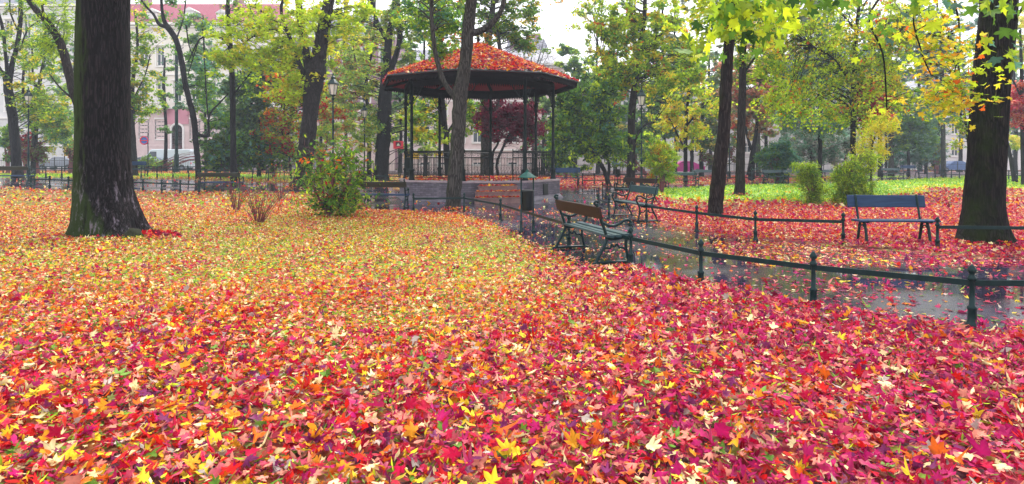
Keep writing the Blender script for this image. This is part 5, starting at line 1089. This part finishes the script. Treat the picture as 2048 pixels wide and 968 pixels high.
# ------------------------------------------------------------------ vehicles
def car(label, u, Y, m, van=False, cat='car', L_=4.3, z=None, grp=None):
    x = gx(u, Y); g = float(terr(x, Y))+.03; t = thing('parked_van' if van else 'parked_car', label, cat, (x, Y, g), 0, grp)
    if van: prof_ = [(-L_/2, .35), (-L_/2+.02, 1.0), (-L_/2+.75, 1.25), (-L_/2+1.35, 2.1), (-L_/2+1.6, 2.25), (L_/2-.08, 2.25), (L_/2, 2.1), (L_/2, .35)]
    else: prof_ = [(-L_/2, .35), (-L_/2, .65), (-L_/2+.12, .78), (-L_/2+1.1, .92), (-L_/2+1.75, 1.40), (-L_/2+2.1, 1.47), (L_/2-1.35, 1.44), (L_/2-.45, .98), (L_/2-.03, .90), (L_/2, .6), (L_/2, .35)]
    n = len(prof_); vs = []
    for yy, ins in ((-.86, .06), (-.80, 0), (.80, 0), (.86, .06)):
        for (a, z_) in prof_:
            tuck = .12 if (not van and z_ > 1.1) else (.05 if z_ > 1.6 else 0)
            vs.append((a*(1-.01*(ins > 0)), yy*(1-tuck), z_-ins*(z_ > .5)))
    b = MB(); fs = [(r*n+k, r*n+(k+1) % n, (r+1)*n+(k+1) % n, (r+1)*n+k) for r in range(3) for k in range(n)]; b.add(vs, fs+[tuple(range(n)), tuple(range(4*n-1, 3*n-1, -1))]); b.build('body', m, t)
    for s in (-1, 1):
        b = MB(); y = s*.87 if van else s*.80
        if van: pts = [(-L_/2+1.0, 1.25), (-L_/2+1.45, 2.0), (-L_/2+2.1, 2.0), (-L_/2+2.1, 1.25)]
        else: pts = [(-L_/2+1.35, .98), (-L_/2+1.85, 1.36), (L_/2-1.4, 1.36), (L_/2-.85, .98)]
        b.add([(a, y*(.99 if k in (0, 3) else .94), c) for k, (a, c) in enumerate(pts)]+[(a, y*(.99 if k in (0, 3) else .94)+s*.02, c) for k, (a, c) in enumerate(pts)], [(0, 1, 2, 3), (4, 5, 6, 7), (0, 1, 5, 4), (1, 2, 6, 5), (2, 3, 7, 6), (3, 0, 4, 7)]); b.build('side_window', M['pane'], t)
        for a in (-L_/2+.8, L_/2-.85):
            b = MB(); cyl = [(a, s*.62, .32), (a, s*.88, .32)]; b.tube(cyl, .32, 16); w = b.build('wheel', M['tyre'], t); b = MB(); b.tube([(a, s*.86, .32), (a, s*.895, .32)], .19, 12); b.build('rim', M['cargrey'], w)
    b = MB(); b.box((-L_/2-.01, -.6, .68), (.05, .3, .14)); b.build('headlight', M['whitep'], t); b = MB(); b.box((-L_/2-.01, .6, .68), (.05, .3, .14)); b.build('headlight', M['whitep'], t)
    b = MB(); b.box((L_/2+.005, -.66, .78), (.04, .2, .16)); b.build('tail_light', M['redp'], t); b = MB(); b.box((L_/2+.005, .66, .78), (.04, .2, .16)); b.build('tail_light', M['redp'], t)
    return t
car('long pale blue white van in the street before the pink house door', 335, 66, M['carwhite'], True, 'van', 5.6)
car('dark grey car in front of the pale blue van', 292, 64.5, M['cargrey'])
car('grey car in the street left of the huge trunk', 122, 66, M['cargrey'])
car('magenta car glimpsed in the street behind the yellow tree', 1366, 67, M['carmag'])
car('blue car far off on the right of the fir', 1905, 78, M['carblue'])
car('dark grey car seen between the left bushes and the forked trunk', 590, 66, M['cargrey'])
def banner(label, u, v, Y, w, h, txt=None):
    x = gx(u, Y); z = CZ-(v-320)/F*Y; g = float(terr(x, Y)); t = thing('banner', label, 'banner', (x, Y, g)); b = MB(); b.box((0, 0, z-g), (w, .05, h)); bo = b.build('board', M['yellow'], t)
    for s in (-1, 1): b = MB(); b.lathe([(.035, 0), (.035, z-g+h/2)], (s*(w/2-.05), .07, 0), 6); b.build('post', M['dark_iron'], t)
    if txt:
        cu = bpy.data.curves.new('writing', 'FONT'); cu.body = txt; cu.size = h*.55; cu.align_x = 'CENTER'; cu.align_y = 'CENTER'; cu.extrude = .01; tmp = bpy.data.objects.new('tmp', cu); COL.objects.link(tmp)
        me_ = bpy.data.meshes.new_from_object(tmp.evaluated_get(bpy.context.evaluated_depsgraph_get())); bpy.data.objects.remove(tmp); me_.materials.clear(); me_.materials.append(M['tyre'])
        o = bpy.data.objects.new('writing', me_); COL.objects.link(o); o.parent = bo; o.rotation_euler = (math.pi/2, 0, 0); o.location = (0, -.035, z-g-h*.15)
banner('yellow banner with dark writing seen through the left bandstand railing', 823, 310, 62, 1.5, .78, 'NIZCE')
banner('small plain yellow board seen between the bandstand columns', 877, 306, 62, .9, .5)
# ------------------------------------------------------------------ street signs
def sign(label, u, Y, h, panels):
    p = gpt(u, Y); t = thing('street_sign', label, 'sign', p); b = MB(); b.lathe([(.04, 0), (.04, h)], (0, 0, 0), 8); b.build('pole', M['dark_iron'], t)
    for (dx, z, w, hh, m, kind) in panels:
        b = MB()
        if kind == 'disc': b.tube([(dx, -.05, z), (dx, -.08, z)], w/2, 24)
        else: b.box((dx, -.065, z), (w, .03, hh))
        pn = b.build('sign_panel', M[m], t)
        if kind == 'disc':
            b = MB(); b.tube([(dx+w*.43*math.cos(a), -.09, z+w*.43*math.sin(a)) for a in np.linspace(0, 6.283, 25)], .05, 5, cap=False); b.box((dx, -.095, z), (w*.8, .02, .08)); b.build('ring', M['redp'], pn)
        if kind == 'walk':
            b = MB(); b.add([(dx-w*.36, -.083, z-hh*.32), (dx+w*.36, -.083, z-hh*.32), (dx, -.083, z+hh*.36)], [(0, 1, 2)]); b.build('triangle', M['whitep'], pn)
        if kind == 'bar':
            b = MB(); b.box((dx, -.09, z), (w*.3, .02, hh*.6)); b.build('stripe', M['redp'], pn)
    return t
sign('blue and yellow street signs on a pole left of the huge trunk', 129, 56, 4.2, [(.38, 2.9, .75, 1.0, 'yellow', 'box'), (.38, 3.0, .5, .62, 'bluep', 'walk') , (.38, 1.9, .65, .8, 'yellow', 'bar'), (-.5, 3.2, .7, .4, 'bluep', 'box')])
sign('round no stopping sign right of the huge trunk', 296, 56, 3.6, [(-.3, 2.9, .8, .8, 'bluep', 'disc')])
sign('red and blue sign on a pole left of the bandstand railing', 797, 56, 3.2, [(0, 2.9, .9, .7, 'redp', 'box'), (0, 2.95, .45, .4, 'bluep', 'walk')])
# thin traffic signal style post behind the round sign
# ------------------------------------------------------------------ far woods
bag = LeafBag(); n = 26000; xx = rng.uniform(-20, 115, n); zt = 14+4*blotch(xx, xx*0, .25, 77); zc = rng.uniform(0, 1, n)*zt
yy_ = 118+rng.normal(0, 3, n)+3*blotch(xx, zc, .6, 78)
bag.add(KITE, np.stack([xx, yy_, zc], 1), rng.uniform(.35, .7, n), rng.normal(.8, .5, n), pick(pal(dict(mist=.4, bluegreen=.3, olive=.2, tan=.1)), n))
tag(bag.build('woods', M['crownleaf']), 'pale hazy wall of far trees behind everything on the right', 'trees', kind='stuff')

# ------------------------------------------------------------------ air
hz = MB(); hz.box((0, 60, 17), (420, 220, 37)); ho = tag(hz.build('haze', []), 'pale autumn mist filling the park', 'haze', kind='stuff')
m, nt, out = newmat('mist'); pv_ = nt.nodes.new('ShaderNodeVolumePrincipled'); pv_.inputs['Color'].default_value = (.80, .88, 1, 1); pv_.inputs['Density'].default_value = .0011; pv_.inputs['Anisotropy'].default_value = 0
L(nt, pv_.outputs[0], out.inputs['Volume']); ho.data.materials.append(m)
ho.visible_shadow = True

# ------------------------------------------------------------------ sky, sun, camera
w = bpy.data.worlds.new('World'); SC.world = w; w.use_nodes = True; nt = w.node_tree; nt.nodes.clear()
out = nt.nodes.new('ShaderNodeOutputWorld'); bg = nt.nodes.new('ShaderNodeBackground'); sk = nt.nodes.new('ShaderNodeTexSky'); sk.sky_type = 'NISHITA'; sk.sun_disc = False
EL, AZ = 52, 22        # high, beyond the bandstand, a little to the right
sk.sun_elevation = math.radians(EL); sk.sun_rotation = math.radians(AZ); sk.air_density = 1.2; sk.dust_density = 4
cl = nt.nodes.new('ShaderNodeTexNoise'); cl.inputs['Scale'].default_value = 2.2; cl.inputs['Detail'].default_value = 5
tcw = nt.nodes.new('ShaderNodeTexCoord'); mpw = nt.nodes.new('ShaderNodeMapping'); mpw.inputs['Scale'].default_value = (1, 1, 2.5); L(nt, tcw.outputs['Generated'], mpw.inputs[0]); L(nt, mpw.outputs[0], cl.inputs['Vector'])
cr_ = ramp(nt, cl.outputs[0], [(.3, (8.6, 8.8, 9.4)), (.7, (11.5, 11.4, 11.4))])
mx = N(nt, 'ShaderNodeMixRGB'); mx.inputs[0].default_value = .86; L(nt, sk.outputs[0], mx.inputs[1]); L(nt, cr_.outputs[0], mx.inputs[2])
L(nt, mx.outputs[0], bg.inputs[0]); bg.inputs[1].default_value = .12; L(nt, bg.outputs[0], out.inputs[0])
sd = bpy.data.lights.new('sun', 'SUN'); sd.energy = 2.8; sd.angle = math.radians(18); sd.color = (1, .96, .9); so = bpy.data.objects.new('sun', sd); COL.objects.link(so)
dv = Vector((math.sin(math.radians(AZ))*math.cos(math.radians(EL)), math.cos(math.radians(AZ))*math.cos(math.radians(EL)), math.sin(math.radians(EL))))
so.rotation_euler = dv.to_track_quat('Z', 'Y').to_euler(); so.location = (0, 0, 40)
cd = bpy.data.cameras.new('camera'); cam = bpy.data.objects.new('camera', cd); COL.objects.link(cam); SC.camera = cam
cam.location = (0, 0, CZ); cam.rotation_euler = (math.pi/2, 0, 0); cd.sensor_width = 36; cd.lens = 36*F/2048; cd.shift_y = -(484-320)/2048.0; cd.clip_start = .05; cd.clip_end = 1000
SC.render.resolution_x = 1024; SC.render.resolution_y = 484
SC.view_settings.view_transform = 'Standard'; SC.view_settings.look = 'None'; SC.view_settings.exposure = .88; SC.view_settings.gamma = 1
SC.render.engine = 'CYCLES'; c = SC.cycles; c.max_bounces = 6; c.diffuse_bounces = 3; c.glossy_bounces = 2; c.transmission_bounces = 2; c.volume_bounces = 0; c.transparent_max_bounces = 4
c.use_denoising = True
try: c.denoiser = 'OPENIMAGEDENOISE'
except Exception: pass
